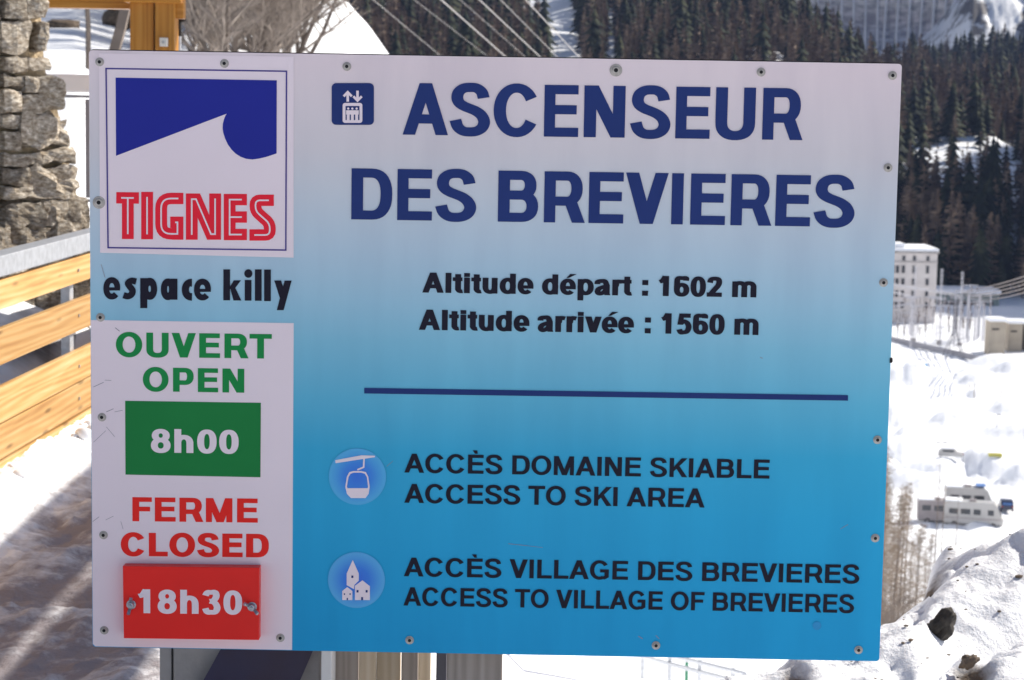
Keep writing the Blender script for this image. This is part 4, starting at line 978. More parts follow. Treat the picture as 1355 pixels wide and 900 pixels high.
# ------------------------------------------------------------------ plants
def branchy(seed, H, r0, lev=4, up=.55, spread=.6, ntr=1, nside=5, taper=.72, leaf=.0, side=2.2, start=.15):
    R = random.Random(seed); T = MB(); B = MB()
    def grow(p, d, L, r, l, o):
        n = 3; pts = [p]; q = p; dd = d
        for k in range(n):
            dd = (dd + Vector((R.uniform(-1, 1), R.uniform(-1, 1), R.uniform(-.2, .7)))*.16).normalized()
            q = q + dd*L/n; pts.append(q)
            o.tube(pts[-2], q, r*(1-k/n*.45), r*(1-(k+1)/n*.45), 4 if l > 1 else 3, cap=False)
        if l <= 0: return
        for k in range(nside if l > 1 else nside-1):
            t = R.uniform(start if l == lev else .2, 1); i = min(n-1, int(t*n)); b0 = pts[i].lerp(pts[i+1], t*n-i)
            a = R.uniform(0, 2*math.pi); out = Vector((math.cos(a), math.sin(a), 0))
            nd = (d*up + out*spread + Vector((0, 0, .25))).normalized()
            grow(b0, nd, L*R.uniform(.38, .62), r*.5, l-1, B)
    for k in range(ntr):
        grow(Vector((R.uniform(-.1, .1)*ntr, R.uniform(-.1, .1)*ntr, 0)), Vector((R.uniform(-.15, .15)*ntr, R.uniform(-.15, .15)*ntr, 1)).normalized(), H, r0, lev, T)
    return T, B
M['bark'] = mat('grey_brown_bark', (.16, .13, .11), .9, .3, 3)
M['twig'] = mat('pale_twigs', (.26, .22, .19), .9, .3, 2)
M['larchtwig'] = mat('straw_brown_larch_twigs', (.25, .195, .145), .9, .35, .5)
def bare_tree(name, label, loc, meshes, scale, rz, group):
    t = thing(name, label, 'tree', loc, rz, group); t.scale = (scale,)*3
    link('trunk', meshes[0], t); link('crown', meshes[1], t); return t
TM = []
for k in range(4):
    T, B = branchy(100+k, 5.2, .10, 4, .5, .75, 3, 6)
    TM.append((T.mesh('trunk', M['bark']), B.mesh('crown', M['twig'])))
spots = [(246, 52), (258, 75), (272, 60), (288, 85), (300, 66), (315, 54), (327, 80), (338, 92), (352, 70), (366, 62), (380, 88), (392, 78), (284, 48), (335, 58), (400, 100), (408, 112), (418, 116), (308, 74), (322, 96), (345, 84), (360, 98), (374, 74), (388, 102), (398, 90), (225, 66), (205, 58)]
for k, (px, D) in enumerate(spots):
    g = ground_at(px, D); bare_tree('bare_tree', 'leafless grey brown multi-stemmed tree in the thicket on the snowy slope above the board', g-Vector((0, 0, .4)), TM[k % 4], .95*D/70*random.uniform(.9, 1.2), k*1.3, 'leafless thicket trees on the slope')
T, B = branchy(55, 3.6, .075, 4, .5, .8, 1, 5)
g = ground_at(122, 26); lt = bare_tree('bare_tree', 'leafless tree with leaning grey trunk seen between stone wall and timber post', g-Vector((0, 0, .8)), (T.mesh('trunk', M['bark']), B.mesh('crown', M['bark'])), 1.3, 0, None); lt.rotation_euler = (0, .24, 0)
T, B = branchy(56, 3.0, .05, 4, .5, .9, 1, 5)
g = ground_at(108, 34); bare_tree('bare_tree', 'small dark leafless tree farther up the slope behind the leaning trunk', g-Vector((0, 0, .3)), (T.mesh('trunk', M['bark']), B.mesh('crown', M['bark'])), 1.0, .6, None)
# brown boulders poking out of that slope
M['rock'] = mat('brown_rock', (.13, .10, .075), .9, .4, 14, .8, 30)
for k, (px, py, D, r, lb) in enumerate(((78, 36, 60, (.55, .5, .28), 'brown snow-dusted boulder on the slope right of the stone wall'), (165, 24, 70, (.8, .5, .35), 'brown boulder on the slope just left of the timber post'))):
    p_ = at(px, py, D); o = MB(); lump(o, (0, 0, 0), r, 200+k); ob = o.build('boulder', M['rock'], None, p_, smooth=True); tag(ob, lb, 'boulder')

# larches on the slope right of the board
LM = []
M['larchbark'] = mat('larch_bark', (.17, .135, .115), .9, .3, 2)
for k in range(4):
    R = random.Random(300+k); T = MB(); B = MB(); H = 17.
    T.tube((0, 0, 0), (0, 0, H*.6), .10, .06, 6); T.tube((0, 0, H*.6), (R.uniform(-.2, .2), 0, H), .06, .015, 5)
    for i in range(230):
        z = H*(.16+.83*R.random()**.65); a = R.uniform(0, 6.283); L = (1-z/H)*2.7*R.uniform(.5, 1.1)+.25
        d = Vector((math.cos(a), math.sin(a), R.uniform(-.25, .3)))
        p0 = Vector((0, 0, z)); p1 = p0+d*L; B.tube(p0, p1, .015, .006, 3, cap=False)
        for j in range(4):
            t = R.uniform(.3, 1); q0 = p0.lerp(p1, t); B.tube(q0, q0+Vector((R.uniform(-1, 1), R.uniform(-1, 1), R.uniform(-.9, .5)))*.42, .012, .006, 3, cap=False)
    LM.append((T.mesh('trunk', M['larchbark']), B.mesh('crown', M['larchtwig'])))
LSP = [(1172, 150, 590), (1178, 165, 602), (1184, 175, 618), (1190, 158, 640), (1198, 180, 655), (1204, 168, 648), (1212, 185, 636), (1222, 175, 690), (1168, 185, 640), (1176, 200, 660), (1186, 195, 670), (1195, 205, 690), (1208, 200, 700), (1218, 195, 712), (1228, 190, 700), (1236, 185, 705), (1242, 200, 720), (1165, 160, 655), (1160, 175, 610), (1150, 165, 600), (1140, 180, 600)]
for k, (px, D, top) in enumerate(LSP):
    g = ground_at(px, D); h = zat(px, top, D)-g.z
    bare_tree('larch_tree', 'leafless straw brown larch in the clump behind the right edge of the board', g, LM[k % 4], h/17., k*.9, 'leafless larches beside the board')
for k, (px, D, top, lb) in enumerate(((1250, 190, 610, 'slim bare larch standing in front of the parked vehicles, leftmost of three'), (1258, 200, 640, 'slim bare larch in front of the parked vehicles, middle of three'), (1277, 205, 655, 'slim bare larch in front of the parked vehicles, rightmost of three'))):
    R = random.Random(400+k); g = ground_at(px, D); h = zat(px, top, D)-g.z
    T = MB(); T.tube((0, 0, 0), (.3, 0, h), .10, .02, 5); B = MB()
    for i in range(40):
        z = h*R.uniform(.5, .98); a = R.uniform(0, 6.28); B.tube((.3*z/h, 0, z), (.3*z/h+math.cos(a)*.7, math.sin(a)*.7, z+R.uniform(-.1, .3)), .014, .006, 3, cap=False)
    t = thing('larch_tree', lb, 'tree', g, 0); T.build('trunk', M['larchbark'], t); B.build('crown', M['larchtwig'], t)

# conifers ------------------------------------------------------
def spruce_arr(seed, tiers, pts_, H=14., Rr=3.0):
    R = random.Random(seed); v = []; f = []
    for i in range(tiers):
        t = i/(tiers-1); z0 = H*(.10+.80*t); r = Rr*(1-t)**.7*R.uniform(.8, 1.15)+.15; dz = H*.16*(1-.3*t)
        n = len(v); v.append((0, 0, min(H, z0+dz)))
        a0 = R.random()*6.28
        for k in range(pts_*2):
            a = a0+math.pi*k/pts_; rr = r*(R.uniform(.8, 1.2) if k % 2 == 0 else R.uniform(.38, .55)); v.append((rr*math.cos(a), rr*math.sin(a), z0-(.35 if k % 2 == 0 else -.15)*r*.5))
        for k in range(pts_*2): f.append((n, n+1+k, n+1+(k+1) % (pts_*2)))
    n = len(v); v += [(.15, 0, 0), (-.08, .13, 0), (-.08, -.13, 0), (0, 0, H*.9)]; f += [(n, n+1, n+3), (n+1, n+2, n+3), (n+2, n, n+3)]
    return np.array(v), np.array(f)
def larch_arr(seed, nb, H=14., Rr=3.1):
    R = random.Random(seed); v = []; f = []
    v += [(.16, 0, 0), (-.08, .14, 0), (-.08, -.14, 0), (0, 0, H)]; f += [(0, 1, 3), (1, 2, 3), (2, 0, 3)]
    for i in range(nb):
        t = R.random()**.85; z = H*(.12+.86*t); r = (Rr*(1-t)**.8+.25)*R.uniform(.6, 1.1); a = R.uniform(0, 6.28)
        c, s = math.cos(a), math.sin(a); w = R.uniform(.12, .40); n = len(v)
        v += [(-s*w*.5, c*w*.5, z-w*.5), (s*w*.5, -c*w*.5, z+w), (c*r, s*r, z+R.uniform(-.3, .7))]; f.append((n, n+1, n+2))
    return np.array(v), np.array(f)
def fol_mat(name, c1, c2, c3):
    m, nt, b = new_mat(name); L = nt.links.new
    tc = nt.nodes.new('ShaderNodeTexCoord'); ge = nt.nodes.new('ShaderNodeNewGeometry')
    n = nt.nodes.new('ShaderNodeTexNoise'); n.inputs['Scale'].default_value = .16; n.inputs['Detail'].default_value = 8; L(ge.outputs['Position'], n.inputs['Vector'])
    r = ramp(nt, [(.35, c1), (.5, c2), (.66, c3)]); L(n.outputs[0], r.inputs[0]); L(r.outputs[0], b.inputs['Base Color']); b.inputs['Roughness'].default_value = .85; b.inputs['Specular IOR Level'].default_value = .1
    return m
M['spruce'] = fol_mat('spruce_needles', (.008, .012, .010), (.022, .030, .018), (.060, .064, .034))
M['larchfar'] = fol_mat('bare_larch_crowns', (.085, .064, .052), (.17, .125, .095), (.27, .20, .145))
def amesh(name, v, f, m):
    me = bpy.data.meshes.new(name); me.vertices.add(len(v)); me.vertices.foreach_set('co', v.astype(np.float32).ravel())
    me.loops.add(f.size); me.loops.foreach_set('vertex_index', f.astype(np.int32).ravel()); me.polygons.add(len(f)); me.polygons.foreach_set('loop_start', np.arange(0, f.size, 3, dtype=np.int32))
    me.update(calc_edges=True); me.materials.append(m); return me
spA = [spruce_arr(500+k, 11, 9) for k in range(5)]; laA = [larch_arr(520+k, 210) for k in range(5)]
spM = [amesh('spruce_tree', *a, M['spruce']) for a in spA]; laM = [amesh('larch_tree', *a, M['larchfar']) for a in laA]
N = 90000
P = rng.uniform(330, 1700, N); D = np.sqrt(rng.uniform(600**2, 1440**2, N))
keep = rng.random(N) < 1.1
keep &= couloir(P, D) < .5
keep &= ~((P > 1120) & (P < 1600) & (D > 702) & (D < 842) & (rng.random(N) < .95))
keep &= ~((P > 1010) & (P < 1190) & (D > 1180))
keep &= ~((P > 1190) & (D > 1335))
keep &= ~((P < 1130) & (D > 1240)); keep &= ~((P < 700) & (D < 650))
keep &= ~((P > 1100) & (D < 603))
P, D = P[keep], D[keep]; Zt = terrain_z(P, D); Xt = D*(P-CX)/F
# thin out to a minimum spacing on a coarse grid
cs = np.where((P > 1130) & (D < 800), 3.9, 5.4)
cell = np.round(Xt/cs).astype(int)*100003 + np.round(D/cs/1.15).astype(int) + (cs < 4)*50000000
_, ui = np.unique(cell, return_index=True); P, D, Zt, Xt = P[ui], D[ui], Zt[ui], Xt[ui]
lar = rng.random(len(P)); pl_ = np.where((P > 1130) & (D > 830) & (D < 1190), .82, np.where((P > 1130) & (D < 780), .50, np.where(P > 1130, .10, .36+.3*(D < 880))))
lar = lar + fbm(Xt*.02, D*.02, 3, 71)*.35 < pl_
hs = rng.uniform(.5, 1.22, len(P))*np.where(rng.random(len(P)) < .3, 1.75, 1.35); hs = np.where(D > 1200, hs*1.15, hs); rz_ = rng.uniform(0, 6.28, len(P))
py_top = 128.6+.017*(P-CX) - (Zt+13*hs-1.65)/D*F
py_bot = 128.6+.017*(P-CX) - (Zt+2-1.65)/D*F
vis = (py_top < 900) & (py_bot > -10) & (P < 1360) & (((py_bot < 84+.016*(P-118)) & (P > 400)) | (P > 1196) | ((py_top < 66+.016*(P-118)) & (P > 455)))
# nearest, least covered trees first
score = np.where(vis, D*np.where(P > 1190, 1.0, .97), 1e9)
order = np.argsort(score); ind = [i for i in order[:4000] if vis[i]]
pick = ind[:110] ; rest_ = ind[110:]; random.Random(5).shuffle(rest_)
nS = nL = 0; sel = set()
for i in pick+rest_:
    if lar[i]:
        if nL >= 290: continue
        nL += 1
    else:
        if nS >= 290: continue
        nS += 1
    sel.add(int(i))
    if nS >= 290 and nL >= 290: break
for i in sel:
    left = P[i] < 1150
    o = link('larch_tree' if lar[i] else 'spruce_tree', (laM if lar[i] else spM)[i % 5], None, (Xt[i], D[i], Zt[i]-.3), (0, 0, rz_[i])); o.scale = (hs[i]*1.05, hs[i]*1.05, hs[i])
    if lar[i]: tag(o, 'leafless brown larch on the forested hillside '+('above the board' if left else 'right of the board'), 'tree', 'larches on the hillside '+('above the board' if left else 'right of the board'))
    else: tag(o, 'dark green spruce on the forested hillside '+('above the board' if left else 'right of the board'), 'tree', 'spruces on the hillside '+('above the board' if left else 'right of the board'))
def forest(name, idx, arrs, m, label):
    V = []; Fc = []; n = 0
    for k in range(len(arrs)):
        v, f = arrs[k]; I = idx[np.arange(len(idx)) % len(arrs) == k]
        if not len(I): continue
        c, s = np.cos(rz_[I])[:, None], np.sin(rz_[I])[:, None]; h = hs[I][:, None]
        x = (v[:, 0]*c-v[:, 1]*s)*h*1.05+Xt[I][:, None]; y = (v[:, 0]*s+v[:, 1]*c)*h*1.05+D[I][:, None]; z = v[:, 2]*h+Zt[I][:, None]-.3
        V.append(np.stack([x, y, z], -1).reshape(-1, 3)); Fc.append((f[None]+(np.arange(len(I))*len(v))[:, None, None]).reshape(-1, 3)+n); n += len(I)*len(v)
    o = link(name, amesh(name, np.concatenate(V), np.concatenate(Fc), m)); tag(o, label, 'forest', kind='stuff')
rest = np.array([i for i in range(len(P)) if i not in sel])
forest('spruce_forest', rest[~lar[rest]], [spruce_arr(600+k, 8, 6) for k in range(6)], M['spruce'], 'dense dark spruce forest covering the mountainsides')
forest('larch_forest', rest[lar[rest]], [larch_arr(620+k, 90) for k in range(6)], M['larchfar'], 'leafless brown larch woods mixed into the forest')
print('trees', len(P), nS, nL)

# ------------------------------------------------------------------ dam
dam = thing('dam', 'huge pale concrete arch dam closing the valley at the top of the picture', 'dam', at(1130, 100, 1500))
def dam_mat():
    m, nt, b = new_mat('stained_shaded_dam_concrete'); L = nt.links.new
    ge = nt.nodes.new('ShaderNodeNewGeometry'); sp = nt.nodes.new('ShaderNodeSeparateXYZ'); L(ge.outputs['Position'], sp.inputs[0])
    mp = nt.nodes.new('ShaderNodeMapping'); mp.inputs['Scale'].default_value = (.04, .04, .10); L(ge.outputs['Position'], mp.inputs[0])
    n = nt.nodes.new('ShaderNodeTexNoise'); n.inputs['Scale'].default_value = 1; n.inputs['Detail'].default_value = 8; n.inputs['Roughness'].default_value = .65; L(mp.outputs[0], n.inputs['Vector'])
    ad = nt.nodes.new('ShaderNodeMath'); ad.operation = 'MULTIPLY_ADD'; ad.inputs[1].default_value = 30; L(n.outputs[0], ad.inputs[0]); L(sp.outputs[2], ad.inputs[2])
    mr = nt.nodes.new('ShaderNodeMapRange'); mr.inputs[1].default_value = 45; mr.inputs[2].default_value = 110; L(ad.outputs[0], mr.inputs[0])
    r = ramp(nt, [(0, (.52, .55, .62)), (.3, (.38, .38, .43)), (.5, (.46, .41, .41)), (.72, (.62, .58, .55)), (1, (.66, .63, .60))]); L(mr.outputs[0], r.inputs[0])  # warm sunlit top and blue shaded foot, coloured in by height
    n3 = nt.nodes.new('ShaderNodeTexNoise'); n3.inputs['Scale'].default_value = 3; n3.inputs['Detail'].default_value = 6; L(mp.outputs[0], n3.inputs['Vector'])
    r3 = ramp(nt, [(.38, (.55, .56, .6)), (.5, (.9, .9, .9)), (.62, (1.25, 1.25, 1.25))]); L(n3.outputs[0], r3.inputs[0])
    mm = nt.nodes.new('ShaderNodeMix'); mm.data_type = 'RGBA'; mm.blend_type = 'MULTIPLY'; mm.inputs[0].default_value = 1; L(r.outputs[0], mm.inputs[6]); L(r3.outputs[0], mm.inputs[7]); L(mm.outputs[2], b.inputs['Base Color']); b.inputs['Roughness'].default_value = .9
    return m
M['dam'] = dam_mat(); M['rib'] = mat('pale_joint_concrete', (.72, .71, .72), .9, .15, .1); M['lift'] = M['rib']
def dY(px): return 1500+55*(1-((px-1130)/190.)**2)
base = dam.location
for k in range(-18, 12):
    pa, pb = 1130+k*15.6, 1130+(k+1)*15.6
    Ya, Yb = dY(pa), dY(pb); xa, xb = Ya*(pa-CX)/F, Yb*(pb-CX)/F
    zb, zt2 = 10-base.z, 150-base.z
    A = Vector((xa-base.x, Ya-base.y, 0)); B = Vector((xb-base.x, Yb-base.y, 0)); bt = 14    # foot stands 14 m nearer than the crest
    off = .5*(k % 2)
    vs = [A+Vector((.15, -bt+off, zb)), B+Vector((-.15, -bt+off, zb)), B+Vector((-.15, off, zt2)), A+Vector((.15, off, zt2))]
    vs += [v+Vector((0, 14, 0)) for v in vs]
    MB().add(vs, [(0, 1, 2, 3), (4, 7, 6, 5), (0, 4, 5, 1), (1, 5, 6, 2), (2, 6, 7, 3), (3, 7, 4, 0)]).build('concrete_block', M['dam'], dam)
    lean = -5 if pa > 1150 else 0
    vs = [A+Vector((-.75+lean, -bt-.9, zb)), A+Vector((.75+lean, -bt-.9, zb)), A+Vector((.75, -.9, zt2)), A+Vector((-.75, -.9, zt2))]
    vs += [v+Vector((0, 3, 0)) for v in vs]
    MB().add(vs, [(0, 1, 2, 3), (4, 7, 6, 5), (0, 4, 5, 1), (1, 5, 6, 2), (2, 6, 7, 3), (3, 7, 4, 0)]).build('joint_rib', M['rib'], dam)
M['walk'] = mat('crest_concrete', (.4, .4, .4), .8, .1, 1)

# ------------------------------------------------------------------ valley buildings and vehicles
M['wallgrey'] = mat('pale_render', (.62, .58, .56), .85, .10, .3); M['glassd'] = mat('dark_window_glass', (.03, .035, .045), .15, .1, 3, spec=.6)
M['cornice'] = mat('cornice_stone', (.42, .39, .38), .8, .1, 1)
YH = 540.
hx = lambda px: at(px, 380, YH).x
zz = lambda py: zat(1215, py, YH)
pst = thing('power_station', 'tall pale rendered building with snowy flat roof at the foot of the forested hill', 'building', (hx(1180), YH, -55))
L0 = pst.location
MB().box((hx(1090)-L0.x, 0, 0), (hx(1239)-L0.x, 16, zz(335.5)-L0.z)).build('wall', M['wallgrey'], pst)
MB().box((hx(1089)-L0.x, -.7, zz(335)-L0.z), (hx(1241)-L0.x, 17, zz(333)-L0.z)).build('eaves', M['cornice'], pst)
o = MB(); o.box((hx(1089.5)-L0.x, -.6, zz(332.9)-L0.z), (hx(1240.5)-L0.x, 16.8, zz(328.5)-L0.z)); o.build('roof_snow', M['snow_cap'], pst, bevel=.4)
o = MB(); o.box((hx(1184)-L0.x, 1, zz(328.4)-L0.z), (hx(1197)-L0.x, 8, zz(323)-L0.z)); o.build('roof_hut', M['snow_cap'], pst, bevel=.3)
MB().box((hx(1090)-L0.x, -.3, zz(347.6)-L0.z), (hx(1239.6)-L0.x, -.01, zz(346.2)-L0.z)).build('cornice', M['cornice'], pst)
for row, (y0, y1) in enumerate(((339, 345), (352, 361.5), (369, 377), (385, 393), (400, 408))):
    for px in (1100, 1114, 1128, 1142, 1156, 1170, 1180, 1186.5, 1194.3, 1208.3, 1226.3):
        if row == 0 and px in (1180, 1186.5): continue
        a, b = hx(px-1.8)-L0.x, hx(px+1.8)-L0.x
        w_ = MB().box((a-.12, -.12, zz(y1)-.15-L0.z), (b+.12, -.0, zz(y0)+.1-L0.z)).build('window', M['cornice'], pst)
        MB().box((a, -.2, zz(y1)-L0.z), (b, -.13, zz(y0)-L0.z)).build('pane', M['glassd'], w_)
# long low hall behind the substation
YL = 585.
lh = thing('low_hall', 'long low grey green hall with dark openings behind the switchyard', 'building', (at(1270, 400, YL).x, YL, -56))
M['hall'] = mat('grey_green_cladding', (.20, .25, .24), .8, .15, .3)
a, b = at(1205, 400, YL).x-lh.location.x, at(1322, 400, YL).x-lh.location.x
zt3 = zat(1270, 388, YL)+56
MB().box((a, 0, 0), (b, 12, zt3)).build('wall', M['hall'], lh); MB().box((a-.4, -.5, zt3), (b+.4, 12.4, zt3+1.0)).build('roof_snow', M['snow_cap'], lh)
for k in range(12):
    x = a+2+k*(b-a-3)/12; MB().box((x, -.1, 1.5), (x+1.2, -.01, 3.2)).build('window', M['glassd'], lh)
# concrete transformer cells
M['beige'] = mat('beige_concrete', (.40, .35, .28), .85, .1, .4)
for k, (x0, x1, y0, y1, lb) in enumerate(((1308.5, 1329, 425.5, 470, 'tall beige concrete cell with snow cap, leftmost of three'), (1333.5, 1352, 428.5, 466, 'beige concrete cell with snow cap, middle of three'), (1356, 1375, 430, 466, 'beige concrete cell, rightmost of three at the frame edge'))):
    g = hitz(x0, y1, -54.8); x1_ = at(x1, y1, g.y).x; zt4 = zat(x0, y0, g.y)
    t = thing('concrete_cell', lb, 'building', (g.x, g.y, g.z-1), 0, 'concrete cells beside the switchyard')
    MB().box((0, 0, 0), (x1_-g.x, 5, zt4-g.z+1)).build('wall', M['beige'], t)
    o = MB(); o.box((-.2, -.3, zt4-g.z+1), (x1_-g.x+.2, 5.2, zt4-g.z+1.7)); o.build('snow_cap', M['snow_cap'], t, bevel=.2)
    MB().box((.5, -.08, zt4-g.z-.9), ((x1_-g.x)*.6, -.0, zt4-g.z-.55)).build('vent_slot', M['dark'], t)
# switchyard ------------------------------------------------------
M['lattice'] = mat('pale_lattice_steel', (.50, .50, .54), .6, .1, 1, metal=.2); M['insul'] = mat('brown_insulator', (.12, .085, .075), .4, .2, 2)
YG = 500.
def lattice(o, p, q, w, seg, r):
    p = Vector(p); q = Vector(q); d = (q-p); a = d.normalized().orthogonal().normalized()*w; b = d.normalized().cross(a)
    cs = [a+b, a-b, -a-b, b-a]
    for c in cs: o.tube(p+c*.5, q+c*.5, r, n=3, cap=False)
    for k in range(seg):
        t0, t1 = k/seg, (k+1)/seg
        for i in range(4): o.tube(p+d*t0+cs[i]*.5, p+d*t1+cs[(i+1) % 4]*.5, r*.7, n=3, cap=False)
for k, (px, top, bot, lb) in enumerate(((1208, 352, 448, 'pale lattice mast of the switchyard, leftmost of three'), (1242.5, 355.5, 458, 'pale lattice mast of the switchyard, middle of three'), (1270, 359, 452, 'pale lattice mast of the switchyard, rightmost of three'))):
    Yp = YG-k*4; g = Vector((at(px, bot, Yp).x, Yp, -55)); t = thing('lattice_mast', lb, 'mast', g, 0, 'switchyard masts')
    o = MB(); lattice(o, (0, 0, 0), (0, 0, zat(px, top, Yp)+55), .40, 16, .04); o.build('mast', M['lattice'], t)
    MB().box((-.5, -.5, 0), (.5, .5, .9)).build('footing', M['cornice'], t)
for (xa, ya, xb, yb, Y, lb) in ((1150, 371, 1271, 391.5, YG+1, 'long pale gantry beam of the switchyard, upper one'), (1150, 379, 1206, 392.5, YG+14, 'short pale gantry beam of the switchyard, lower one'), (1150, 412, 1207, 401, YG-14, 'slanting pale gantry beam of the switchyard, lowest one')):
    a = at(xa, ya, Y); b = at(xb, yb, Y); t = thing('gantry_beam', lb, 'gantry', (a.x, Y, -55), 0, 'switchyard gantries')
    o = MB(); lattice(o, (0, 0, a.z+55), (b.x-a.x, 0, b.z+55), .40, 22, .05); o.build('beam', M['lattice'], t)
    o = MB(); lattice(o, (0, 0, 0), (0, 0, a.z+55), .36, 8, .035); lattice(o, (b.x-a.x, 0, 0), (b.x-a.x, 0, b.z+54.7), .36, 8, .035); o.build('legs', M['lattice'], t)
# pale goal-post frames at the right end
for k, (xa, xb, top, bot) in enumerate(((1298, 1311.5, 388, 399), (1281, 1296, 390, 428), (1291, 1303, 402, 426), (1265, 1283, 384, 400))):
    Y = YG+10-4*k; a = at(xa, top, Y); b = at(xb, top, Y); t = thing('steel_portal', '%s pale steel portal frame at the right end of the switchyard' % ('small high rightmost', 'tall left', 'narrow middle', 'leftmost low')[k], 'portal', (a.x, Y, -55), 0, 'small switchyard portals')
    o = MB(); h = a.z+55
    o.box((-.15, -.15, 0), (.15, .15, h)); o.box((b.x-a.x-.15, -.15, 0), (b.x-a.x+.15, .15, h)); o.box((.15, -.15, h-.4), (b.x-a.x-.15, .15, h)); o.build('frame', M['lattice'], t)
# insulator posts
o = MB(); o.tube((0, 0, 0), (0, 0, 2.2), .09, n=5); pm = o.mesh('pole', M['lattice'])
o = MB()
for k in range(4): o.tube((0, 0, 2.2+k*.38), (0, 0, 2.45+k*.38), .26, .14, 6)
o.box((-.55, -.05, 3.75), (.55, .05, 3.9)); im = o.mesh('insulator', M['insul'])
R = random.Random(9); IP = []
for r_ in range(4):
    for k in range(11): IP.append((1187+k*9.6+R.uniform(-2, 2), 424+r_*8.5+R.uniform(-1.5, 1.5)))
for px, py in IP:
    if 1230 < px < 1250 and py > 440: continue
    g = hitz(px, py, -54.6); g.z = tz(px, g.y); t = thing('insulator_post', 'thin switchyard post with dark ribbed insulator on top', 'insulator', g, R.uniform(-.3, .3), 'switchyard insulator posts'); s_ = R.uniform(.8, 1.35); t.scale = (s_, s_, s_)
    link('pole', pm, t); link('insulator', im, t)
# slender T-shaped busbar supports
o = MB(); o.tube((0, 0, 0), (0, 0, 8.6), .10, .07, 5); o.box((-1.9, -.07, 8.2), (1.9, .07, 8.4)); bp1 = o.mesh('pole', M['lattice'])
o = MB()
for k in range(4): o.tube((0, 0, 8.15-k*.33), (0, 0, 7.95-k*.33), .16, .09, 6)
bp2 = o.mesh('insulator', M['insul'])
for k in range(22):
    px = 1186+k*5.3+R.uniform(-1.5, 1.5); g = hitz(px, R.uniform(424, 456), -54.6); g.z = tz(px, g.y)-.2
    t = thing('busbar_support', 'tall thin T-shaped switchyard support with dark hanging insulators', 'pole', g, R.uniform(-.2, .2), 'T-shaped busbar supports of the switchyard'); s_ = R.uniform(.7, 1.25); t.scale = (s_*.9, s_*.9, s_)
    link('pole', bp1, t)
    for x in (-1.7, .35, 1.7): link('insulator', bp2, t, (x, 0, 0))
# dark lattice pylon nearer the camera
g = hitz(1262, 472, -54.8); t = thing('lattice_pylon', 'slender dark four-legged lattice pylon in front of the switchyard', 'pylon', g); h = zat(1262, 388, g.y)-g.z
o = MB(); R4 = [(-2.1, -2.1), (2.1, -2.1), (2.1, 2.1), (-2.1, 2.1)]
for x, y in R4: o.tube((x, y, 0), (x*.22, y*.22, h*.36), .09, n=4); o.tube((x*.22, y*.22, h*.36), (x*.16, y*.16, h*.9), .07, n=4)
for i in range(4):
    (xa, ya), (xb, yb) = R4[i], R4[(i+1) % 4]
    for k in range(3): o.tube((xa*(1-.25*k), ya*(1-.25*k), h*.12*k), (xb*(.75-.25*k), yb*(.75-.25*k), h*.12*(k+1)), .05, n=3)
    for k in range(9):
        s0, s1 = .22-.006*k, .21-.006*k; o.tube((xa*s0, ya*s0, h*(.36+.06*k)), (xb*s1, yb*s1, h*(.42+.06*k)), .04, n=3)
M['dsteel'] = mat('dark_pylon_steel', (.14, .14, .16), .6, .1, 1, metal=.2)
o.build('tower', M['dsteel'], t); o = MB()
for zz_, w_ in ((.88, 2.2), (.74, 1.8)): o.tube((-w_, 0, h*zz_), (w_, 0, h*zz_), .08, n=4); 
o.tube((-2.0, 0, h*.98), (.4, 0, h*.80), .09, n=4); o.tube((2.0, 0, h*.98), (-.4, 0, h*.80), .09, n=4)
o.build('cross_arms', M['dsteel'], t)
# perimeter wall of the yard
a = hitz(1176, 452, -54.9); b = hitz(1302, 480, -54.9); t = thing('yard_wall', 'low dark boundary wall in front of the switchyard', 'wall', a)
d = b-a; n_ = int(d.length/4)
for k in range(n_):
    p0 = d*(k/n_); p1 = d*((k+.97)/n_); dn = Vector((-d.y, d.x, 0)).normalized()*.12
    vs = [p0-dn, p1-dn, p1+dn, p0+dn]; hh = 1.3
    MB().add([Vector((v.x, v.y, 0)) for v in vs]+[Vector((v.x, v.y, hh)) for v in vs], [(3, 2, 1, 0), (4, 5, 6, 7), (0, 1, 5, 4), (1, 2, 6, 5), (2, 3, 7, 6), (3, 0, 4, 7)]).build('wall_panel', M['slate'], t)
# pale mountain air
HZ = new_mat('mountain_air'); HZ[1].nodes.remove(HZ[2])
pv = HZ[1].nodes.new('ShaderNodeVolumePrincipled'); pv.inputs['Color'].default_value = (.42, .56, 1.0, 1); pv.inputs['Density'].default_value = .00006; pv.inputs['Anisotropy'].default_value = .2
HZ[1].links.new(pv.outputs[0], HZ[1].nodes['Material Output'].inputs['Volume'])
hz = MB().box((-3600, -3100, -60), (3600, 3300, 900)).build('haze', HZ[0]); tag(hz, 'thin blue mountain haze filling the valley', kind='stuff')
# overhead lines
M['cable'] = mat('bright_cable', (.45, .43, .42), .5, .05, 1, metal=.3); M['cabled'] = mat('pale_sagging_cable', (.34, .30, .28), .6, .1, 1)
def cable(p, q, r, sag, label, group, m='cable'):
    o = MB(); p = Vector(p); q = Vector(q); pts = [p.lerp(q, t/14)-Vector((0, 0, sag*4*(t/14)*(1-t/14))) for t in range(15)]
    for a, b in zip(pts, pts[1:]): o.tube(a-p, b-p, r, n=4, cap=False)
    ob = o.build('overhead_cable', M[m], None, p); tag(ob, label, 'cable', group)
for k, (x0, y0, x1, y1) in enumerate(((1268, 386, 1420, 339), (1272, 388, 1420, 346), (1276, 391, 1420, 352), (1282, 394, 1420, 358), (1296, 397, 1420, 362))):
    cable(at(x0, y0, 508), at(x1, y1, 420), .12, 1.2, 'overhead conductor rising from the switchyard to the right edge', 'switchyard conductors', 'cabled')
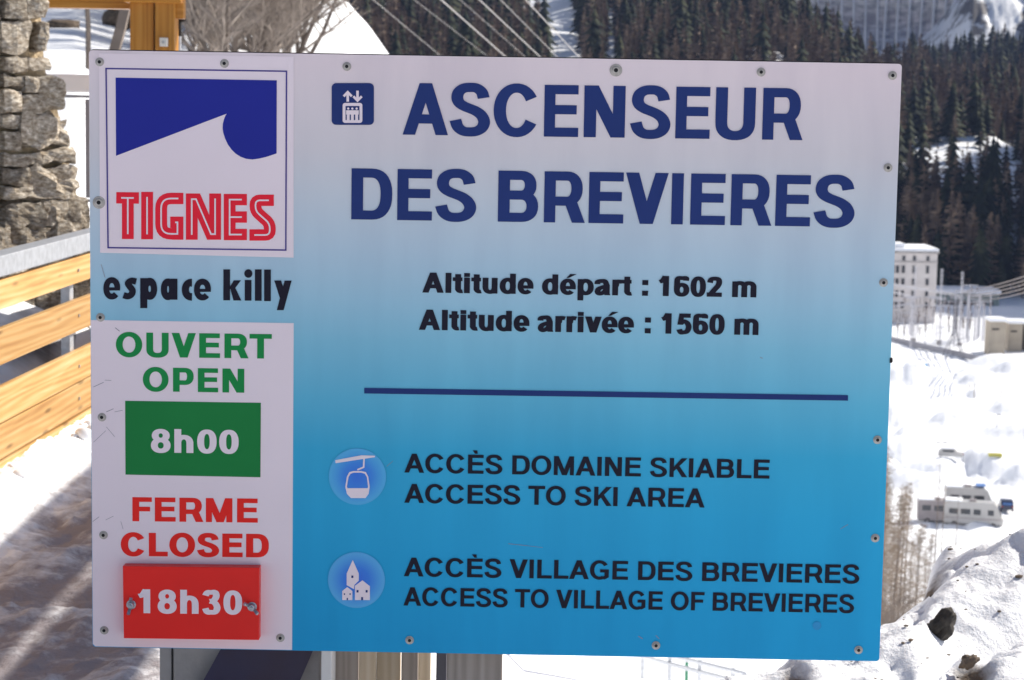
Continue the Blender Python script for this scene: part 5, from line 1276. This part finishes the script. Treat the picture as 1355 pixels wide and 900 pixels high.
# lines crossing the forest above the board
for k, (x0, y0, x1, y1, r, D0, D1) in enumerate(((488, 0, 560, 62, .013, 90, 150), (577, 0, 661, 77, .030, 90, 150), (628, 0, 707, 77, .026, 90, 150), (652, -4, 730, 77, .016, 90, 150), (690, 0, 760, 78, .024, 90, 150), (604, 2, 690, 80, .010, 90, 150), (540, 0, 640, 80, .010, 90, 150))):
    dx, dy = x1-x0, y1-y0
    cable(at(x0-dx*2.5, y0-dy*2.5, D0), at(x1+dx*2.5, y1+dy*2.3, D1*1.35), r, 0, 'thin overhead wire crossing down over the forest above the board', 'wires over the forest')

# vehicles ------------------------------------------------------
M['van'] = mat('off_white_vehicle_paint', (.44, .43, .42), .35, .04, 1, spec=.5); M['vang'] = mat('dusty_grey_panel', (.30, .27, .27), .5, .1, 1); M['tyre'] = mat('black_rubber', (.02, .02, .02), .8, .1, 5)
M['carblue'] = mat('dark_blue_car_paint', (.02, .025, .06), .25, .05, 1, spec=.6); M['lamp'] = mat('red_tail_lamp', (.3, .02, .02), .3, .1, 2)
def wheel(t, x, y, r=.36):
    o = MB(); o.tube((x, y-.12, r), (x, y+.12, r), r, n=14); w_ = o.build('wheel', M['tyre'], t)
    MB().tube((x, y-.135, r), (x, y+.135, r), r*.55, n=10).build('rim', M['vang'], w_)
def coach(label, px, py, rz, L=7.0, W_=2.2, H=2.9, snow=True, panel='van', name='motorhome', cat='motorhome'):
    g = hitz(px, py, -54.4); g.z = tz(px, g.y)-.35; t = thing(name, label, cat, g, rz); t.scale = (1.05, 1.05, 1.22)
    # side profile with sloped windscreen, extruded across the width
    prof_ = [(-L/2, .45), (L/2, .45), (L/2+.05, 1.1), (L/2-.25, 1.45), (L/2-.75, H-.35), (L/2-1.1, H), (-L/2+.1, H), (-L/2, H-.2)]
    o = MB(); o.prism(prof_, -W_/2, W_/2); o.build('body', M[panel], t, bevel=.08)
    for s in (-1, 1):
        yy = s*W_/2
        for x0, x1 in ((-L/2+.6, -L/2+1.7), (-L/2+2.1, -L/2+3.3), (-L/2+3.7, -L/2+4.6), (L/2-1.9, L/2-1.15)):
            MB().box((x0, yy-.03 if s > 0 else yy-.05, 1.55), (x1, yy+.05 if s > 0 else yy+.03, 2.15)).build('window', M['glassd'], t)
        MB().box((-L/2+.1, yy-.03, 1.05), (L/2-.3, yy+.03, 1.18)).build('stripe', M['vang'], t)
    a = [(L/2-.20, -W_/2+.15, 1.50), (L/2-.20, W_/2-.15, 1.50), (L/2-.68, W_/2-.15, H-.42), (L/2-.68, -W_/2+.15, H-.42)]
    MB().add([Vector(v)+Vector((.03, 0, .02)) for v in a]+[Vector(v)+Vector((-.05, 0, -.03)) for v in a], [(0, 1, 2, 3), (7, 6, 5, 4), (0, 4, 5, 1), (1, 5, 6, 2), (2, 6, 7, 3), (3, 7, 4, 0)]).build('windscreen', M['glassd'], t)
    for x in (-L/2+1.3, L/2-1.2):
        for s in (-1, 1): wheel(t, x, s*(W_/2-.1))
    MB().box((-.6, -.4, H), (.3, .4, H+.18)).build('roof_hatch', M['vang'], t)
    for s in (-1, 1): MB().box((L/2+.02, s*.75-.15, .75), (L/2+.08, s*.75+.15, .95)).build('headlight', M['whiteplast'], t)
    if snow:
        o = MB(); o.box((-L/2+.1, -W_/2+.05, H+.001), (-L/2+2.2, W_/2-.05, H+.16)); o.build('roof_snow', M['snow_cap'], t, bevel=.05)
    return t
coach('off-white motorhome with dark side windows, nearest of the parked vehicles', 1288, 690, rad(-14), 7.4)
coach('dusty grey caravan left of the white motorhome', 1240, 686, rad(-8), 5.2, 2.2, 2.7, panel='vang', name='caravan', cat='caravan')
v3 = coach('white van body with blue cover on its roof behind the motorhome', 1281, 671, rad(-6), 6.2, 2.3, 3.0, name='box_van', cat='van')
M['bluecover'] = mat('blue_tarp', (.10, .20, .45), .6, .1, 1); MB().box((.9, -1, 3.19), (2.2, 1, 3.27)).build('roof_cover', M['bluecover'], v3)
g = hitz(1331, 676, -54.5); g.z = tz(1331, g.y)-.1; car = thing('parked_car', 'dark blue car seen from behind beside the motorhome', 'car', g, rad(82))
o = MB(); pr = [(-2.0, .35), (2.0, .35), (2.05, .8), (1.2, .95), (.6, 1.45), (-1.5, 1.5), (-2.0, .95)]; o.prism(pr, -.85, .85); o.build('body', M['carblue'], car, bevel=.07)
MB().add([(-1.99, -.65, 1.0), (-1.99, .65, 1.0), (-1.56, .6, 1.42), (-1.56, -.6, 1.42), (-1.93, -.65, .98), (-1.93, .65, .98), (-1.50, .6, 1.40), (-1.50, -.6, 1.40)], [(0, 1, 2, 3), (7, 6, 5, 4), (0, 4, 5, 1), (1, 5, 6, 2), (2, 6, 7, 3), (3, 7, 4, 0)]).build('rear_window', M['bluecover'], car)
for s in (-1, 1):
    MB().box((-2.06, s*.7-.1, .7), (-2.0, s*.7+.1, .9)).build('tail_lamp', M['lamp'], car)
    MB().box((-1.2, s*.85-.03, 1.0), (.5, s*.85+.03, 1.32)).build('side_window', M['glassd'], car)
    for x in (-1.3, 1.3): wheel(car, x, s*.78, .32)
# small snowed-in car behind
g = hitz(1257, 618, -54.3); g.z = tz(1257, g.y)-.1; sc2 = thing('snowed_in_car', 'small pale car half buried in snow with one red lamp', 'car', g, rad(-10))
o = MB(); o.prism([(-1.9, .3), (1.9, .3), (1.9, .8), (1.1, .95), (.6, 1.4), (-1.4, 1.45), (-1.9, .9)], -.8, .8); o.build('body', M['van'], sc2, bevel=.07)
MB().box((-1.2, -.84, .98), (.5, -.79, 1.3)).build('side_window', M['glassd'], sc2); MB().box((1.88, -.75, .6), (1.96, -.3, .9)).build('tail_lamp', M['lamp'], sc2)
o = MB(); o.box((-1.5, -.75, 1.46), (.7, .75, 1.65)); o.build('roof_snow', M['snow_cap'], sc2, bevel=.06)
# banner, yellow barrier, blue mat
M['banner'] = mat('red_banner_cloth', (.55, .06, .10), .7, .15, 2); M['yellow'] = mat('yellow_plastic', (.50, .46, .10), .5, .05, 2); M['bluemat'] = mat('light_blue_mat', (.08, .32, .60), .6, .05, 2)
g = hitz(1262, 583.5, -54.4); t = thing('snow_banner', 'small red and white banner standing on the snow field', 'banner', g)
w_ = at(1284.5, 583, g.y).x-g.x; MB().box((0, 0, .15), (w_*.28, .04, 1.1)).build('white_end', M['vang'], t); MB().box((w_*.29, 0, .1), (w_, .04, 1.1)).build('cloth', M['banner'], t)
for x in (0, w_): MB().tube((x, 0, -.3), (x, 0, 1.2), .04, n=5).build('stake', M['dark'], t)
for (x0, x1, y0, nm, m_, lb, ct) in ((1308, 1326, 617.5, 'barrier_cushion', 'yellow', 'long yellow padded cushion lying on a snow mound', 'cushion'), (1210, 1228, 481, 'safety_mat', 'bluemat', 'light blue padded mat lying on the snow below the yard wall', 'mat')):
    g = hitz(x0, y0, -53.6); g.z = tz(x0+8, g.y)+.1; w_ = at(x1, y0, g.y).x-g.x
    o = MB(); 
    for k in range(4): o.box((w_*k/4+.02, 0, 0), (w_*(k+1)/4-.02, .9, .55))
    ob = o.build(nm, M[m_], None, g, bevel=.08); tag(ob, lb, ct)
# lamp posts and marker poles
for (px, top, bot, lb, lampq) in ((1318.5, 549, 574, 'dark lamp post among the snow mounds at right', 1), (1245, 586, 613, 'grey twin-headed lamp post left of the snowed-in car', 2), (1324, 517, 534, 'short marker pole on the far snow mound', 0), (1282, 508, 522, 'thin yellowish marker pole, left one of a pair', 0), (1289, 507, 527, 'thin yellowish marker pole, right one of a pair', 0)):
    g = hitz(px, bot, -54.5); g.z = tz(px, g.y)-.2; h = zat(px, top, g.y)-g.z
    nm = 'street_lamp' if lampq else 'marker_pole'; t = thing(nm, lb, nm.replace('_', ' '), g)
    MB().tube((0, 0, 0), (0, 0, h), .08, .05, 6).build('pole', M['slate'] if lampq else M['larchtwig'], t)
    for s in range(lampq): MB().box((-.1 if lampq == 1 else (-.9 if s else .1), -.15, h-.05), (.6 if lampq == 1 else (-.1 if s else .9), .15, h+.12)).build('lamp_head', M['slate'], t)

# wire fence far below the board's lower right edge
fp = at(909, 869, 21.5); t = thing('green_post', 'thin green fence post below the lower right of the board', 'post', (fp.x, fp.y, fp.z-1.2)); M['greenpaint'] = mat('green_paint', (.05, .22, .13), .5, .1, 3)
MB().tube((0, 0, 0), (0, 0, 1.22), .018, n=6).build('post', M['greenpaint'], t); MB().tube((0, 0, 1.22), (0, 0, 1.235), .021, n=6).build('cap', M['greenpaint'], t)
a = at(838, 866, 23); b = at(985, 905, 19); t = thing('guard_rail', 'grey metal guard rail half covered by snow below the board', 'guard rail', a)
o = MB(); d = b-a
for k in range(2):
    up_ = Vector((0, 0, .09*k)); o.tube(up_, d+up_, .026, n=5)
o.build('rail', M['steel'], t)
for k in range(4):
    p_ = d*(.1+.27*k); MB().box((p_.x-.02, p_.y-.02, p_.z-1.2), (p_.x+.02, p_.y+.02, p_.z+.12)).build('post', M['steel'], t)

# stones and debris in the snow bank
for k, (px, py, wpx, hpx, lb, m_) in enumerate(((1245, 826, 30, 46, 'dark earthy rock sticking out of the snow bank', 'hollow'), (1281, 874, 22, 20, 'brown stone lower in the snow bank right of the dark rock', 'rock'))):
    g = hitz(px, py+hpx*.3, .03); s_ = g.y/F; o = MB(); lump(o, (0, 0, 0), (wpx*.5*s_, wpx*.6*s_, hpx*.5*s_), 700+k, 4)
    for i, v in enumerate(o.v): o.v[i] = (v[0]+v[2]*.5, v[1], v[2])
    ob = o.build('rock', M[m_], None, g+Vector((0, 0, hpx*.25*s_)), smooth=True); tag(ob, lb, 'rock')

o = MB(); R = random.Random(21)
for k in range(260):
    x = R.uniform(1.0, 2.0); cdk = float(np.interp(CX+x/6.2*F, cp, cd)); y = cdk-abs(R.gauss(0, .45))-.02
    if R.random() < .35: y = R.uniform(5.3, cdk)
    ix = int((x-.30)/.017); iy = int(np.searchsorted(BY[:, 0], y)); 
    if not (0 < ix < BX.shape[1] and 0 < iy < BX.shape[0]): continue
    r = R.uniform(.0015, .006)*(1 if R.random() < .93 else 2.0); lump(o, (x, y, float(BZ[iy, ix])+r*.3), (r*1.4, r, r*.7), k, 1)
tag(o.build('bank_debris', M['rock']), 'crumbs of earth and bark scattered on the snow bank', 'debris', kind='stuff')
# bare shrubs at the foot of the larches
for k, (px, D, sc_k) in enumerate(((1168, 150, 1.5), (1180, 158, 1.2), (1192, 150, 1.6), (1206, 160, 1.1), (1220, 155, 1.3), (1234, 165, 1.1), (1246, 170, .9), (1176, 140, 1.0), (1212, 145, 1.1))):
    g = ground_at(px, D); bare_tree('bare_shrub', 'leafless tangled shrub growing among the larches beside the right edge of the board', g, TM[k % 4], sc_k, k*1.1, 'leafless shrubs among the larches')['category'] = 'shrub'
for o_ in bpy.data.objects:
    if o_.get('group') == 'leafless larches beside the board': o_.rotation_euler = (random.uniform(-.05, .05), random.uniform(-.06, .06), o_.rotation_euler[2])
